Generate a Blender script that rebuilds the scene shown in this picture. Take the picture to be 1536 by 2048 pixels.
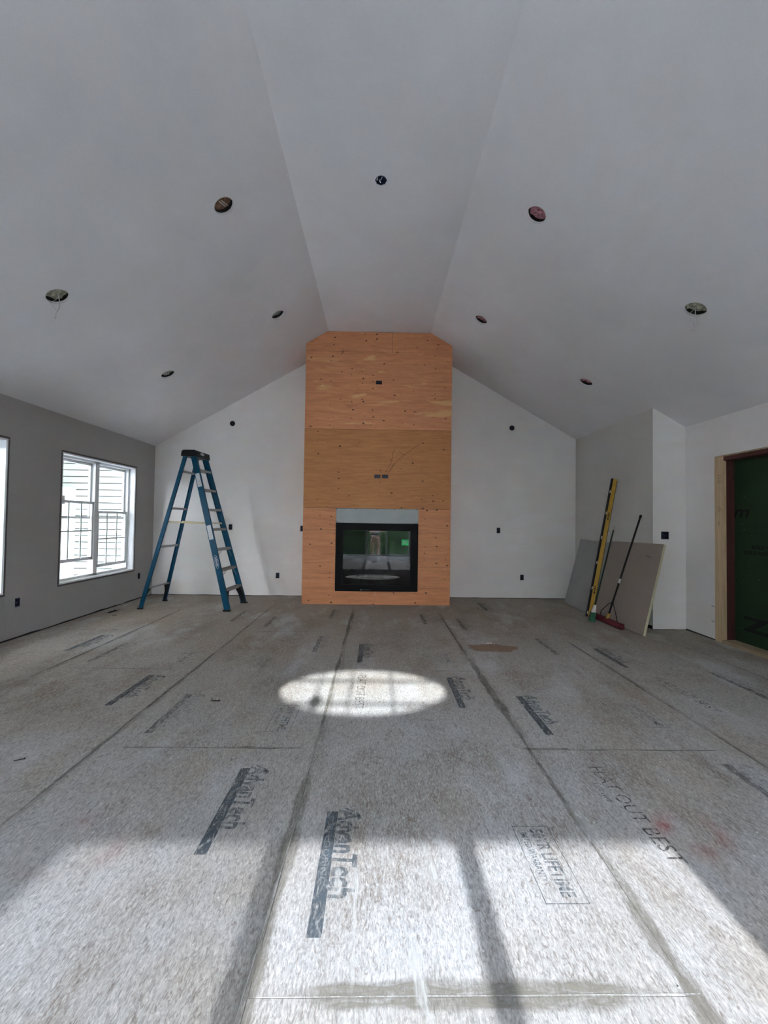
import bpy, bmesh, math, random
from math import radians as rad, sin, cos, pi
from mathutils import Vector, Matrix, noise
from mathutils.geometry import tessellate_polygon

for o in list(bpy.data.objects): bpy.data.objects.remove(o)
SC = bpy.context.scene
C = SC.collection
V = Vector
random.seed(7)

# ------------------------------------------------------------ camera
YAW, PITCH, ROLL, FPX, H = .0162, .0234, .0139, 824.92, 1.2761
fw = V((sin(YAW)*cos(PITCH), cos(YAW)*cos(PITCH), sin(PITCH)))
r0 = fw.cross(V((0, 0, 1))).normalized(); u0 = r0.cross(fw)
cr, sr = cos(ROLL), sin(ROLL)
rt = r0*cr + u0*sr; up = u0*cr - r0*sr
cam_d = bpy.data.cameras.new('camera'); cam = bpy.data.objects.new('camera', cam_d); C.objects.link(cam)
cam_d.sensor_fit = 'VERTICAL'; cam_d.sensor_height = 36; cam_d.lens = 36*FPX/2048
cam_d.clip_start = .02; cam_d.clip_end = 200
cam.matrix_world = Matrix(((rt.x, up.x, -fw.x, 0), (rt.y, up.y, -fw.y, 0), (rt.z, up.z, -fw.z, H), (0, 0, 0, 1)))
SC.camera = cam

# ------------------------------------------------------------ exposure, sky, sun, portals
SC.view_settings.view_transform = 'Standard'; SC.view_settings.look = 'None'
SC.view_settings.gamma = 1.0; SC.view_settings.use_curve_mapping = False
SC.view_settings.exposure = 2.02
SUN_ELEV = rad(24.8)
w = bpy.data.worlds.new('sky'); SC.world = w; w.use_nodes = True
nt = w.node_tree; nt.nodes.clear()
tc = nt.nodes.new('ShaderNodeTexCoord'); sx = nt.nodes.new('ShaderNodeSeparateXYZ')
cr_ = nt.nodes.new('ShaderNodeValToRGB'); bg = nt.nodes.new('ShaderNodeBackground'); wo = nt.nodes.new('ShaderNodeOutputWorld')
nt.links.new(tc.outputs['Generated'], sx.inputs[0]); nt.links.new(sx.outputs['Z'], cr_.inputs[0])
cr_.color_ramp.elements[0].position = 0; cr_.color_ramp.elements[0].color = (.93, .965, 1, 1)
cr_.color_ramp.elements[1].position = .8; cr_.color_ramp.elements[1].color = (.70, .83, 1, 1)
nt.links.new(cr_.outputs[0], bg.inputs[0]); nt.links.new(bg.outputs[0], wo.inputs[0])
bg.inputs[1].default_value = 20.5
sun_d = bpy.data.lights.new('sun', 'SUN'); sun = bpy.data.objects.new('sun', sun_d); C.objects.link(sun)
sun_d.energy = 4.1; sun_d.angle = rad(.5); sun_d.color = (.93, .98, 1)
sun.rotation_euler = V((0, cos(SUN_ELEV), -sin(SUN_ELEV))).to_track_quat('-Z', 'Y').to_euler()
SC.cycles.max_bounces = 14; SC.cycles.diffuse_bounces = 8; SC.cycles.transparent_max_bounces = 16
SC.cycles.sample_clamp_indirect = 10

def portal(name, loc, face, sxx, syy):
    d = bpy.data.lights.new(name, 'AREA'); d.shape = 'RECTANGLE'; d.size = sxx; d.size_y = syy
    o = bpy.data.objects.new(name, d); C.objects.link(o); o.location = loc
    o.rotation_euler = V(face).to_track_quat('-Z', 'Z').to_euler(); d.cycles.is_portal = True

# ------------------------------------------------------------ dimensions of the room
XL, XR, XE = -3.7647, 3.3941, 3.805
YB, YC, YJ, Y0 = 7.0062, 6.3406, 5.0256, -2.60
ZL, ZE, ZT, TL, TR = 2.4992, 2.4969, 4.2204, -.7955, .7939
SL = (ZT-ZL)/(TL-XL); SR = (ZT-ZE)/(XE-TR)
ZRR = ZT-SR*(XR-TR)

portal('portal_door', (-.36, Y0-.05, 1.05), (0, 1, 0), 3.2, 2.1)
portal('portal_gable', (-.09, Y0-.05, 2.692), (0, 1, 0), 1.3, .47)
portal('portal_far', (XL-.17, 5.72, 1.27), (1, 0, 0), 1.5, 1.57)
portal('portal_near', (XL-.17, 3.5, 1.27), (1, 0, 0), 1.5, 1.57)

def ray(a, b): return fw + rt*((a-768)/FPX) + up*((1024-b)/FPX)
EYE = V((0, 0, H))
def onZ(a, b, z=0): d = ray(a, b); return EYE + d*((z-H)/d.z)
def onX(a, b, x): d = ray(a, b); return EYE + d*(x/d.x)
def onY(a, b, y): d = ray(a, b); return EYE + d*(y/d.y)
def onP(a, b, p, n): d = ray(a, b); return EYE + d*((p-EYE).dot(n)/d.dot(n))

# ------------------------------------------------------------ materials
def new_mat(name):
    m = bpy.data.materials.new(name); m.use_nodes = True
    n = m.node_tree.nodes; b = n['Principled BSDF']; return m, m.node_tree, b
def N(t, k, **kw):
    n = t.nodes.new(k)
    for a, v in kw.items(): setattr(n, a, v)
    return n
def pos(t, scale=(1, 1, 1), off=(0, 0, 0), obj=False):
    if obj: g = N(t, 'ShaderNodeTexCoord').outputs['Object']
    else: g = N(t, 'ShaderNodeNewGeometry').outputs['Position']
    m = N(t, 'ShaderNodeMapping'); t.links.new(g, m.inputs[0])
    m.inputs['Scale'].default_value = scale; m.inputs['Location'].default_value = off
    return m.outputs[0]
def noi(t, vec, sc, det=3, rough=.55, dist=0):
    n = N(t, 'ShaderNodeTexNoise'); t.links.new(vec, n.inputs['Vector'])
    n.inputs['Scale'].default_value = sc; n.inputs['Detail'].default_value = det
    n.inputs['Roughness'].default_value = rough; n.inputs['Distortion'].default_value = dist
    return n.outputs['Fac']
def ramp(t, fac, *st):
    r = N(t, 'ShaderNodeValToRGB'); t.links.new(fac, r.inputs[0]); e = r.color_ramp.elements
    while len(e) < len(st): e.new(.5)
    for i, (p, c) in enumerate(st):
        e[i].position = p; e[i].color = (c if isinstance(c, tuple) else (c, c, c)) + (1,)
    return r.outputs[0]
def mix(t, fac, a, b, mode='MIX'):
    m = N(t, 'ShaderNodeMix', data_type='RGBA', blend_type=mode)
    for s, v in ((m.inputs[0], fac), (m.inputs[6], a), (m.inputs[7], b)):
        if isinstance(v, (int, float)): s.default_value = v if s is m.inputs[0] or s.name == 'Factor' else (v, v, v, 1)
        elif isinstance(v, tuple): s.default_value = v + (1,)
        else: t.links.new(v, s)
    return m.outputs[2]
def bump(t, b, h, st=.3, d=.002):
    n = N(t, 'ShaderNodeBump'); n.inputs['Strength'].default_value = st; n.inputs['Distance'].default_value = d
    t.links.new(h, n.inputs['Height']); t.links.new(n.outputs[0], b.inputs['Normal'])
def plain(name, col, rough=.6, metal=0, var=.12, sc=30):
    m, t, b = new_mat(name)
    f = noi(t, pos(t, obj=True), sc)
    c2 = tuple(max(0, x*(1-var)) for x in col); c1 = tuple(min(1, x*(1+var)) for x in col)
    t.links.new(ramp(t, f, (.3, c2), (.7, c1)), b.inputs['Base Color'])
    b.inputs['Roughness'].default_value = rough; b.inputs['Metallic'].default_value = metal
    return m
def plaster(name, base, ax=(1, 1, 1)):
    m, t, b = new_mat(name)
    f1 = noi(t, pos(t, ax), .9, 4, .6)
    f2 = noi(t, pos(t, (ax[0]*1, ax[1]*1, ax[2]*4)), 1.6, 3, .6)
    f3 = noi(t, pos(t), 120, 2)
    b1 = tuple(x*.90 for x in base); b2 = tuple(min(1, x*1.07) for x in base)
    warm = (base[0]*1.0, base[1]*.965, base[2]*.94)
    c = ramp(t, f1, (.3, b1), (.7, b2)); c = mix(t, ramp(t, f2, (.4, 0.), (.68, .8)), c, warm)
    c = mix(t, .06, c, ramp(t, f3, (.3, .2), (.7, 1.)), 'OVERLAY')
    t.links.new(c, b.inputs['Base Color']); b.inputs['Roughness'].default_value = .92
    bump(t, b, noi(t, pos(t), 60, 4), .12, .002)
    return m
M = {}
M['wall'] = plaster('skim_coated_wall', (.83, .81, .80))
M['wall_near'] = plaster('skim_coated_near_wall_dimmed', (.75, .73, .725))  # skim coat toned down to carry this wall's dimmer light
M['wall_left'] = plaster('skim_coated_left_wall_dimmed', (.37, .365, .36))  # same skim coat, darkened to paint in the left wall's weaker light
M['wall_side'] = plaster('skim_coated_side_wall_dimmed', (.54, .54, .52))  # darker copy of the skim coat, the right wall's shade in its colour
M['ceil'] = plaster('skim_coated_ceiling', (.71, .71, .73), (1, 1, 1))
M['white'] = plain('white_vinyl', (.78, .80, .82), .35, var=.03)
M['bead'] = plain('dark_edge_tape', (.10, .095, .095), .8, var=.3, sc=60)
M['board_edge'] = plain('gypsum_edge', (.62, .62, .60), .9)
M['black'] = plain('black_metal', (.004, .004, .0045), .6, var=.2)
M['black'].node_tree.nodes['Principled BSDF'].inputs['Specular IOR Level'].default_value = .15
M['wire'] = plain('dull_wire', (.09, .09, .10), .6)
M['black_plastic'] = plain('black_plastic', (.014, .014, .017), .45, var=.2)
M['black_plastic'].node_tree.nodes['Principled BSDF'].inputs['Specular IOR Level'].default_value = .2
M['navy'] = plain('navy_plastic', (.010, .018, .045), .45, var=.3)
M['blue'] = plain('blue_fibreglass', (.002, .066, .132), .42, var=.12, sc=12)
M['blue'].node_tree.nodes['Principled BSDF'].inputs['Specular IOR Level'].default_value = .2
M['alu'] = plain('brushed_aluminium', (.36, .36, .36), .45, .5, var=.1, sc=40)
M['zinc'] = plain('grey_fibre_cement', (.40, .43, .43), .75, 0, var=.06, sc=6)
M['brass'] = plain('zinc_plated_spreader', (.36, .31, .19), .45, .4)
M['paper'] = plain('white_sticker', (.62, .64, .66), .6, var=.06, sc=90)
M['green_sticker'] = plain('green_sticker', (.01, .48, .13), .5, var=.04)
M['yellow'] = plain('yellow_enamel', (.50, .29, .035), .45, var=.14, sc=14)
M['green'] = plain('green_plastic', (.008, .11, .055), .5, var=.25)
M['green_dark'] = plain('dark_green_handle', (.006, .03, .02), .4)
M['red'] = plain('dark_red_bristle', (.13, .008, .02), .55, var=.35, sc=90)
M['drywall_grey'] = plain('grey_board_face', (.30, .305, .30), .8, var=.05, sc=3)
M['drywall_brown'] = plaster('brown_board_face', (.30, .258, .23))
M['foam'] = plain('pale_yellow_foam_core', (.62, .58, .40), .9, var=.08, sc=40)
M['pink'] = plain('pink_insulation', (.44, .20, .23), .95, var=.55, sc=45)
M['beige'] = plain('beige_insulation', (.40, .39, .29), .95, var=.5, sc=40)
M['can'] = plain('brown_framing_lumber', (.22, .12, .07), .8, var=.4, sc=20)
M['greyish'] = plain('grey_insulation', (.34, .34, .31), .95, var=.45, sc=40)
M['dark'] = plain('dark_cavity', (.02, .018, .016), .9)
M['cable'] = plain('white_cable', (.55, .55, .52), .5)
M['pencil'] = plain('black_marker', (.012, .011, .01), .7)
M['dust'] = plain('white_plaster_crumb', (.72, .70, .66), .95)
M['muntin'] = plain('pale_grey_muntin', (.44, .45, .44), .6)
M['cabinet'] = plain('pale_painted_cabinet', (.36, .40, .38), .6, var=.03)
M['siding'] = plain('pale_siding', (.24, .28, .265), .6, var=.03, sc=3)
M['log'] = plain('charred_ceramic_log', (.10, .085, .07), .9, var=.6, sc=14)
M['patio'] = plain('pale_bounce_patio', (.60, .61, .62), .9, var=.12, sc=2)  # ground made pale to bounce extra daylight up onto the ceiling
M['bark'] = plain('tree_bark', (.09, .07, .05), .9, var=.4, sc=8)
M['skin'] = plain('skin', (.45, .27, .19), .5, var=.05)
M['shirt'] = plain('grey_shirt', (.20, .20, .22), .85, var=.08)
M['shorts'] = plain('tan_shorts', (.25, .17, .10), .85, var=.08)
M['shoe'] = plain('dark_shoe', (.03, .03, .03), .6)
M['hair'] = plain('brown_hair', (.05, .03, .02), .6, var=.4, sc=60)

def leafmat():
    m, t, b = new_mat('foliage')
    t.links.new(ramp(t, noi(t, pos(t), 3, 6, .8), (.35, (.006, .016, .006)), (.55, (.03, .075, .02)), (.72, (.11, .19, .06))), b.inputs['Base Color'])
    b.inputs['Roughness'].default_value = .7; return m
M['leaf'] = leafmat()
M['gap'] = plain('shadow_gap', (.008, .008, .008), .9)

def lumber(name, c1, c2, ax, dark=.4):
    m, t, b = new_mat(name)
    sc = tuple(1.2 if i == ax else 22 for i in range(3))
    f = noi(t, pos(t, sc), 1.6, 5, .6, .6)
    c = ramp(t, f, (.3, c1), (.7, c2))
    k = noi(t, pos(t, tuple(4 if i == ax else 9 for i in range(3))), 1.4, 2)
    c = mix(t, ramp(t, k, (.70, 0.), (.76, 1.)), c, (c1[0]*dark, c1[1]*dark, c1[2]*dark))
    t.links.new(c, b.inputs['Base Color']); b.inputs['Roughness'].default_value = .75
    return m
M['stud'] = lumber('spruce_stud', (.47, .335, .20), (.66, .49, .31), 2)
M['stud_y'] = lumber('spruce_plate', (.26, .19, .12), (.40, .31, .21), 1)
M['redstud'] = lumber('red_stained_jamb', (.050, .012, .010), (.085, .022, .016), 2)

def plywood(name, c1, c2, light, knots, seed, lightamt):
    m, t, b = new_mat(name)
    off = (seed*3.7, seed, seed*1.9)
    f = noi(t, pos(t, (1.1, 1, 13), off), 2.2, 6, .62, .9)
    c = ramp(t, f, (.28, c1), (.72, c2))
    fine = noi(t, pos(t, (5, 1, 110), off), 2.0, 4, .7)
    c = mix(t, .28, c, ramp(t, fine, (.3, .25), (.7, .75)), 'OVERLAY')
    big = noi(t, pos(t, (.9, 1, 4.2), off), 1.5, 3, .5, .5)
    c = mix(t, ramp(t, big, (.60, 0.), (.66, lightamt)), c, light)
    vo = N(t, 'ShaderNodeTexVoronoi', voronoi_dimensions='2D'); vo.inputs['Scale'].default_value = 1.0; vo.inputs['Randomness'].default_value = .85
    sxz = N(t, 'ShaderNodeSeparateXYZ'); cxz = N(t, 'ShaderNodeCombineXYZ'); t.links.new(pos(t, (6.2, 1, 9.5), off), sxz.inputs[0])
    t.links.new(sxz.outputs[0], cxz.inputs[0]); t.links.new(sxz.outputs[2], cxz.inputs[1]); t.links.new(cxz.outputs[0], vo.inputs['Vector'])
    sp = N(t, 'ShaderNodeSeparateColor'); t.links.new(vo.outputs['Color'], sp.inputs[0])
    size = N(t, 'ShaderNodeMapRange'); t.links.new(sp.outputs[0], size.inputs[0])
    size.inputs[1].default_value = 1-knots; size.inputs[2].default_value = 1; size.inputs[3].default_value = 0; size.inputs[4].default_value = .13
    cmp = N(t, 'ShaderNodeMath', operation='SUBTRACT'); t.links.new(size.outputs[0], cmp.inputs[0]); t.links.new(vo.outputs['Distance'], cmp.inputs[1])
    kk = ramp(t, cmp.outputs[0], (.0, 0.), (.035, .92))
    c = mix(t, kk, c, (.075, .024, .010))
    t.links.new(c, b.inputs['Base Color']); b.inputs['Roughness'].default_value = .6
    bump(t, b, fine, .15, .001)
    return m
PLY1 = plywood('plywood_reddish', (.56, .21, .088), (.78, .345, .15), (.78, .46, .20), .6, 1, .75)
PLY2 = plywood('plywood_brown', (.42, .165, .052), (.60, .26, .088), (.56, .26, .10), .4, 5, .3)
PLY3 = plywood('plywood_streaked', (.54, .205, .090), (.76, .335, .15), (.78, .46, .20), .6, 9, .8)
PLY4 = plywood('plywood_lower', (.52, .20, .086), (.73, .315, .138), (.70, .36, .16), .65, 13, .3)

def floormat():
    m, t, b = new_mat('dusty_strand_board')
    # low tints of plaster dust over wood
    g1 = noi(t, pos(t), .55, 4, .6)
    c = ramp(t, g1, (.30, (.355, .33, .30)), (.5, (.41, .405, .395)), (.70, (.455, .47, .485)))
    g2 = noi(t, pos(t, (1, .55, 1), (3, 9, 0)), 1.7, 4, .65)
    c = mix(t, ramp(t, g2, (.50, 0.), (.70, .55)), c, (.345, .285, .215))
    g3 = noi(t, pos(t, (1, 1, 1), (13, 2, 0)), 1.3, 3, .6)
    c = mix(t, ramp(t, g3, (.52, 0.), (.66, .5)), c, (.47, .49, .51))
    yy = N(t, 'ShaderNodeSeparateXYZ'); t.links.new(pos(t, (1, 1, 1)), yy.inputs[0])
    ad = N(t, 'ShaderNodeMath', operation='MULTIPLY_ADD'); t.links.new(g3, ad.inputs[0]); ad.inputs[1].default_value = 2.2; t.links.new(yy.outputs[1], ad.inputs[2])
    dv = N(t, 'ShaderNodeMath', operation='DIVIDE'); t.links.new(ad.outputs[0], dv.inputs[0]); dv.inputs[1].default_value = 8.0
    c = mix(t, ramp(t, dv.outputs[0], (.42, 0.), (.80, .62)), c, (.285, .225, .165))   # browner and darker towards the back wall, edge broken by noise
    # strands
    s1 = noi(t, pos(t, (62, 19, 1)), 1.0, 5, .72, 1.3)
    c = mix(t, ramp(t, s1, (.30, .85), (.47, 0.)), c, (.185, .163, .14))
    s1b = noi(t, pos(t, (80, 24, 1), (7, 1, 0)), 1.0, 3, .65, 1.2)
    c = mix(t, ramp(t, s1b, (.55, 0.), (.72, .45)), c, (.60, .59, .57))
    s2 = noi(t, pos(t, (150, 45, 1), (5, 5, 0)), 1.0, 3, .7, 1.0)
    b1_ = noi(t, pos(t, (1.6, .8, 1), (21, 4, 0)), 1.0, 4, .7)
    b2_ = noi(t, pos(t, (95, 26, 1), (9, 9, 0)), 1.0, 3, .7, 1.5)
    c = mix(t, mix(t, 1.0, ramp(t, b1_, (.50, 0.), (.64, .9)), ramp(t, b2_, (.42, 0.), (.58, 1.)), 'MULTIPLY'), c, (.20, .165, .13))
    b3_ = noi(t, pos(t, (2.4, 1.0, 1), (31, 14, 0)), 1.0, 3, .6)
    c = mix(t, ramp(t, b3_, (.55, 0.), (.68, .5)), c, (.52, .54, .56))
    c = mix(t, .7, c, ramp(t, s2, (.28, .18), (.72, .82)), 'OVERLAY')
    # small darker chips clustered in patches
    cl = noi(t, pos(t, (1, .6, 1), (1, 7, 0)), 1.1, 3, .6)
    s3 = noi(t, pos(t, (60, 20, 1), (11, 3, 0)), 1.0, 2, .5, 2.2)
    k = mix(t, 1.0, ramp(t, s3, (.60, 0.), (.66, 1.)), ramp(t, cl, (.42, 0.), (.6, 1.)), 'MULTIPLY')
    c = mix(t, mix(t, 1.0, k, .6, 'MULTIPLY'), c, (.17, .14, .11))
    # spatter
    vo = N(t, 'ShaderNodeTexVoronoi'); t.links.new(pos(t), vo.inputs['Vector']); vo.inputs['Scale'].default_value = 22
    sp = ramp(t, vo.outputs['Distance'], (.05, 1.), (.09, 0.))
    sel = ramp(t, noi(t, pos(t, (1, 1, 1), (2, 2, 0)), 5, 2), (.58, 0.), (.62, .8))
    c = mix(t, mix(t, 1.0, sp, sel, 'MULTIPLY'), c, (.72, .72, .71))
    t.links.new(c, b.inputs['Base Color']); b.inputs['Roughness'].default_value = .82
    b.inputs['Specular IOR Level'].default_value = .25
    bump(t, b, s1, .35, .002)
    return m
M['floor'] = floormat()

def overlay(name, col, lo, hi, sc=(40, 12, 1), amt=.9, radial=None):
    """thin worn ink / glue film: partly transparent where it has rubbed off"""
    m, t, b = new_mat(name)
    b.inputs['Base Color'].default_value = col + (1,); b.inputs['Roughness'].default_value = .85
    tr = N(t, 'ShaderNodeBsdfTransparent'); mx = N(t, 'ShaderNodeMixShader')
    f = noi(t, pos(t, sc), 1.0, 4, .7, 1.0)
    f = ramp(t, f, (lo, 0.), (hi, amt))
    if radial:
        at = N(t, 'ShaderNodeVertexColor', layer_name='fade')
        f = mix(t, 1.0, f, at.outputs[0], 'MULTIPLY')
    t.links.new(f, mx.inputs[0]); t.links.new(tr.outputs[0], mx.inputs[1]); t.links.new(b.outputs[0], mx.inputs[2])
    t.links.new(mx.outputs[0], t.nodes['Material Output'].inputs[0])
    return m
M['ink'] = overlay('worn_blue_grey_ink', (.10, .132, .16), .34, .62, (60, 18, 1), .82)
M['ink_faint'] = overlay('faint_grey_ink', (.12, .14, .16), .40, .68, (70, 22, 1), .5)
M['ink_black'] = overlay('black_ink', (.06, .055, .05), .38, .55, (90, 30, 1), .8)
M['ink_light'] = overlay('rubbed_lettering', (.42, .43, .43), .34, .55, (120, 40, 1), .55)
M['ink_wall'] = overlay('sheathing_ink', (.0006, .002, .001), .2, .3, (30, 30, 30), 1)
M['glue'] = overlay('seam_glue', (.24, .225, .19), .25, .62, (30, 6, 1), .62, radial=True)
M['glue_soft'] = overlay('soft_seam_stain', (.26, .245, .21), .30, .75, (14, 4, 1), .5, radial=True)
M['glue_x'] = overlay('cross_seam_glue', (.25, .235, .195), .25, .62, (6, 30, 1), .7, radial=True)
M['scuff'] = overlay('white_scuff', (.70, .72, .72), .30, .6, (60, 8, 1), .55, radial=True)
M['spray'] = overlay('red_marking_paint', (.50, .07, .06), .32, .66, (50, 16, 1), .75, radial=True)
M['spray_faint'] = overlay('faint_pink_marking_paint', (.55, .22, .20), .36, .75, (50, 16, 1), .45, radial=True)

def glassmat(name, refl=1.0, tint=(1, 1, 1)):
    m = bpy.data.materials.new(name); m.use_nodes = True; t = m.node_tree; t.nodes.clear()
    o = N(t, 'ShaderNodeOutputMaterial'); mx = N(t, 'ShaderNodeMixShader'); tr = N(t, 'ShaderNodeBsdfTransparent')
    gl = N(t, 'ShaderNodeBsdfGlossy'); lw = N(t, 'ShaderNodeLayerWeight'); pw = N(t, 'ShaderNodeMath', operation='POWER'); fr = N(t, 'ShaderNodeMath', operation='MULTIPLY_ADD')
    pw.inputs[1].default_value = 5; t.links.new(lw.outputs['Facing'], pw.inputs[0]); t.links.new(pw.outputs[0], fr.inputs[0])
    fr.inputs[1].default_value = .96; fr.inputs[2].default_value = .04
    gl.inputs['Roughness'].default_value = 0.0; tr.inputs[0].default_value = tint + (1,)
    mm = N(t, 'ShaderNodeMath', operation='MULTIPLY'); mm.inputs[1].default_value = refl; mm.use_clamp = True
    t.links.new(fr.outputs[0], mm.inputs[0]); t.links.new(mm.outputs[0], mx.inputs[0])
    t.links.new(tr.outputs[0], mx.inputs[1]); t.links.new(gl.outputs[0], mx.inputs[2]); t.links.new(mx.outputs[0], o.inputs[0])
    return m
M['glass'] = glassmat('window_glass')
M['fire_glass'] = glassmat('fireplace_glass', 1.25, (.45, .45, .45))
def screenmat():
    m, t, b = new_mat('insect_screen')
    b.inputs['Base Color'].default_value = (.05, .05, .05, 1)
    tr = N(t, 'ShaderNodeBsdfTransparent'); mx = N(t, 'ShaderNodeMixShader'); mx.inputs[0].default_value = .32
    t.links.new(tr.outputs[0], mx.inputs[1]); t.links.new(b.outputs[0], mx.inputs[2])
    t.links.new(mx.outputs[0], t.nodes['Material Output'].inputs[0]); return m
M['screen'] = screenmat()
M['door_glass'] = glassmat('dimming_door_glass', 1.0, (.82, .81, .82))  # tint added to dim the sun through the door panes

def sheathing():
    m, t, b = new_mat('green_sheathing')
    c = ramp(t, noi(t, pos(t), 2.0, 3), (.3, (.0025, .020, .0028)), (.7, (.0035, .027, .0045)))
    vo = N(t, 'ShaderNodeTexVoronoi'); t.links.new(pos(t), vo.inputs['Vector']); vo.inputs['Scale'].default_value = 16
    s = ramp(t, vo.outputs['Distance'], (.06, 1.), (.12, 0.))
    sel = ramp(t, noi(t, pos(t, (1, 1, 1), (4, 2, 7)), 7, 3), (.50, 0.), (.56, .8))
    c = mix(t, mix(t, 1.0, s, sel, 'MULTIPLY'), c, (.12, .17, .12))
    t.links.new(c, b.inputs['Base Color']); b.inputs['Roughness'].default_value = .75
    return m
M['zip'] = sheathing()

# ------------------------------------------------------------ geometry helpers
MW = {}
def link(o): C.objects.link(o); return o
def tag(o, label=None, cat=None, group=None, kind=None):
    for k, v in (('label', label), ('category', cat), ('group', group), ('kind', kind)):
        if v: o[k] = v
    return o
def empty(name, loc, rz=0, label=None, cat=None, group=None, kind=None, rot=None):
    o = link(bpy.data.objects.new(name, None)); o.empty_display_size = .1
    o.location = loc
    if rot is None: rot = Matrix.Rotation(rz, 4, 'Z')
    o.rotation_euler = rot.to_euler()
    MW[o.name] = Matrix.Translation(V(loc)) @ rot
    return tag(o, label, cat, group, kind)
def obj(name, bm, mat, parent=None, world=True, smooth=False, mats=None):
    """links bm as one mesh object; bm is in world coordinates unless world=False (then parent-local)"""
    bmesh.ops.recalc_face_normals(bm, faces=bm.faces)
    me = bpy.data.meshes.new(name)
    if parent is not None:
        if world: bm.transform(MW[parent.name].inverted())
        xf = MW[parent.name]; loc = V((0, 0, 0))
        if bm.verts:
            loc = sum((v.co for v in bm.verts), V())/len(bm.verts)
            bmesh.ops.translate(bm, verts=bm.verts, vec=-loc)
    else:
        xs = [v.co for v in bm.verts]
        loc = V(((min(p.x for p in xs)+max(p.x for p in xs))/2, (min(p.y for p in xs)+max(p.y for p in xs))/2, min(p.z for p in xs)))
        bmesh.ops.translate(bm, verts=bm.verts, vec=-loc); xf = Matrix.Identity(4)
    bm.to_mesh(me); bm.free()
    for mm in (mats or [mat]): me.materials.append(mm)
    if smooth:
        for p in me.polygons: p.use_smooth = True
    o = link(bpy.data.objects.new(name, me)); o.parent = parent; o.location = loc
    MW[o.name] = xf @ Matrix.Translation(loc)
    return o
def B(): return bmesh.new()
def box(bm, a, b, mi=0):
    x0, y0, z0 = a; x1, y1, z1 = b
    vs = [bm.verts.new((x, y, z)) for z in (z0, z1) for y in (y0, y1) for x in (x0, x1)]
    for f in ((0, 2, 3, 1), (4, 5, 7, 6), (0, 1, 5, 4), (2, 6, 7, 3), (0, 4, 6, 2), (1, 3, 7, 5)):
        bm.faces.new([vs[i] for i in f]).material_index = mi
    return bm
def beam(bm, p, q, wv, tv):
    """box from p to q with half width vector wv and half thickness vector tv"""
    p, q, wv, tv = V(p), V(q), V(wv), V(tv)
    vs = [bm.verts.new(c + s*wv + k*tv) for c in (p, q) for s in (-1, 1) for k in (-1, 1)]
    for f in ((0, 1, 3, 2), (4, 6, 7, 5), (0, 4, 5, 1), (2, 3, 7, 6), (0, 2, 6, 4), (1, 5, 7, 3)):
        bm.faces.new([vs[i] for i in f])
    return bm
def tube(bm, pts, r, n=10, caps=True):
    pts = [V(p) for p in pts]; rings = []
    rs = r if isinstance(r, (list, tuple)) else [r]*len(pts)
    a = None
    for i, p in enumerate(pts):
        d = (pts[min(i+1, len(pts)-1)] - pts[max(i-1, 0)]).normalized()
        if a is None: a = d.orthogonal().normalized()
        else: a = (a - d*a.dot(d)).normalized()
        bb = d.cross(a)
        rings.append([bm.verts.new(p + (a*cos(2*pi*k/n) + bb*sin(2*pi*k/n))*rs[i]) for k in range(n)])
    for A, Bq in zip(rings, rings[1:]):
        for k in range(n): bm.faces.new((A[k], A[(k+1) % n], Bq[(k+1) % n], Bq[k]))
    if caps: bm.faces.new(rings[0][::-1]); bm.faces.new(rings[-1])
    return bm
def slab(outer, holes, O, U, W, Nn, th, bm=None):
    """flat panel with real holes: polygon in (u,w) on plane O,U,W, thickness th along Nn"""
    bm = bm or B()
    loops = [[V((a, b, 0)) for a, b in L] for L in [outer]+list(holes)]
    tris = tessellate_polygon(loops); flat = [p for L in loops for p in L]
    P = lambda p, d: V(O)+V(U)*p.x+V(W)*p.y+V(Nn)*d
    f = [bm.verts.new(P(p, 0)) for p in flat]; g = [bm.verts.new(P(p, th)) for p in flat]
    for a, b, c in tris:
        try: bm.faces.new((f[a], f[b], f[c])); bm.faces.new((g[c], g[b], g[a]))
        except ValueError: pass
    i = 0
    for L in loops:
        n = len(L)
        for k in range(n):
            a, b = i+k, i+(k+1) % n; bm.faces.new((f[a], f[b], g[b], g[a]))
        i += n
    return bm
def rect(x0, y0, x1, y1): return [(x0, y0), (x1, y0), (x1, y1), (x0, y1)]
def circ(cx, cy, r, n=24, ry=None): return [(cx+r*cos(2*pi*k/n), cy+(ry or r)*sin(2*pi*k/n)) for k in range(n)]
def bevel(o, wd=.003, seg=2):
    m = o.modifiers.new('bevel', 'BEVEL'); m.width = wd; m.segments = seg; m.limit_method = 'ANGLE'; m.angle_limit = rad(40); return o
def textbm(s, size, off=.0, shear=0, align='LEFT', sx=1, space=1):
    cu = bpy.data.curves.new('t', 'FONT'); cu.body = s; cu.size = size; cu.offset = off; cu.shear = shear; cu.align_x = align
    cu.resolution_u = 2; cu.space_character = space
    ob = link(bpy.data.objects.new('t', cu)); dg = bpy.context.evaluated_depsgraph_get(); dg.update()
    me = bpy.data.meshes.new_from_object(ob.evaluated_get(dg)); bm = B(); bm.from_mesh(me)
    bpy.data.objects.remove(ob); bpy.data.curves.remove(cu); bpy.data.meshes.remove(me)
    bmesh.ops.scale(bm, vec=(sx, 1, 1), verts=bm.verts)
    return bm
def addbm(dst, src, mat=None):
    if mat is not None: src.transform(mat)
    me = bpy.data.meshes.new('x'); src.to_mesh(me); src.free(); dst.from_mesh(me); bpy.data.meshes.remove(me); return dst
def width(bm): return max(v.co.x for v in bm.verts)

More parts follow.
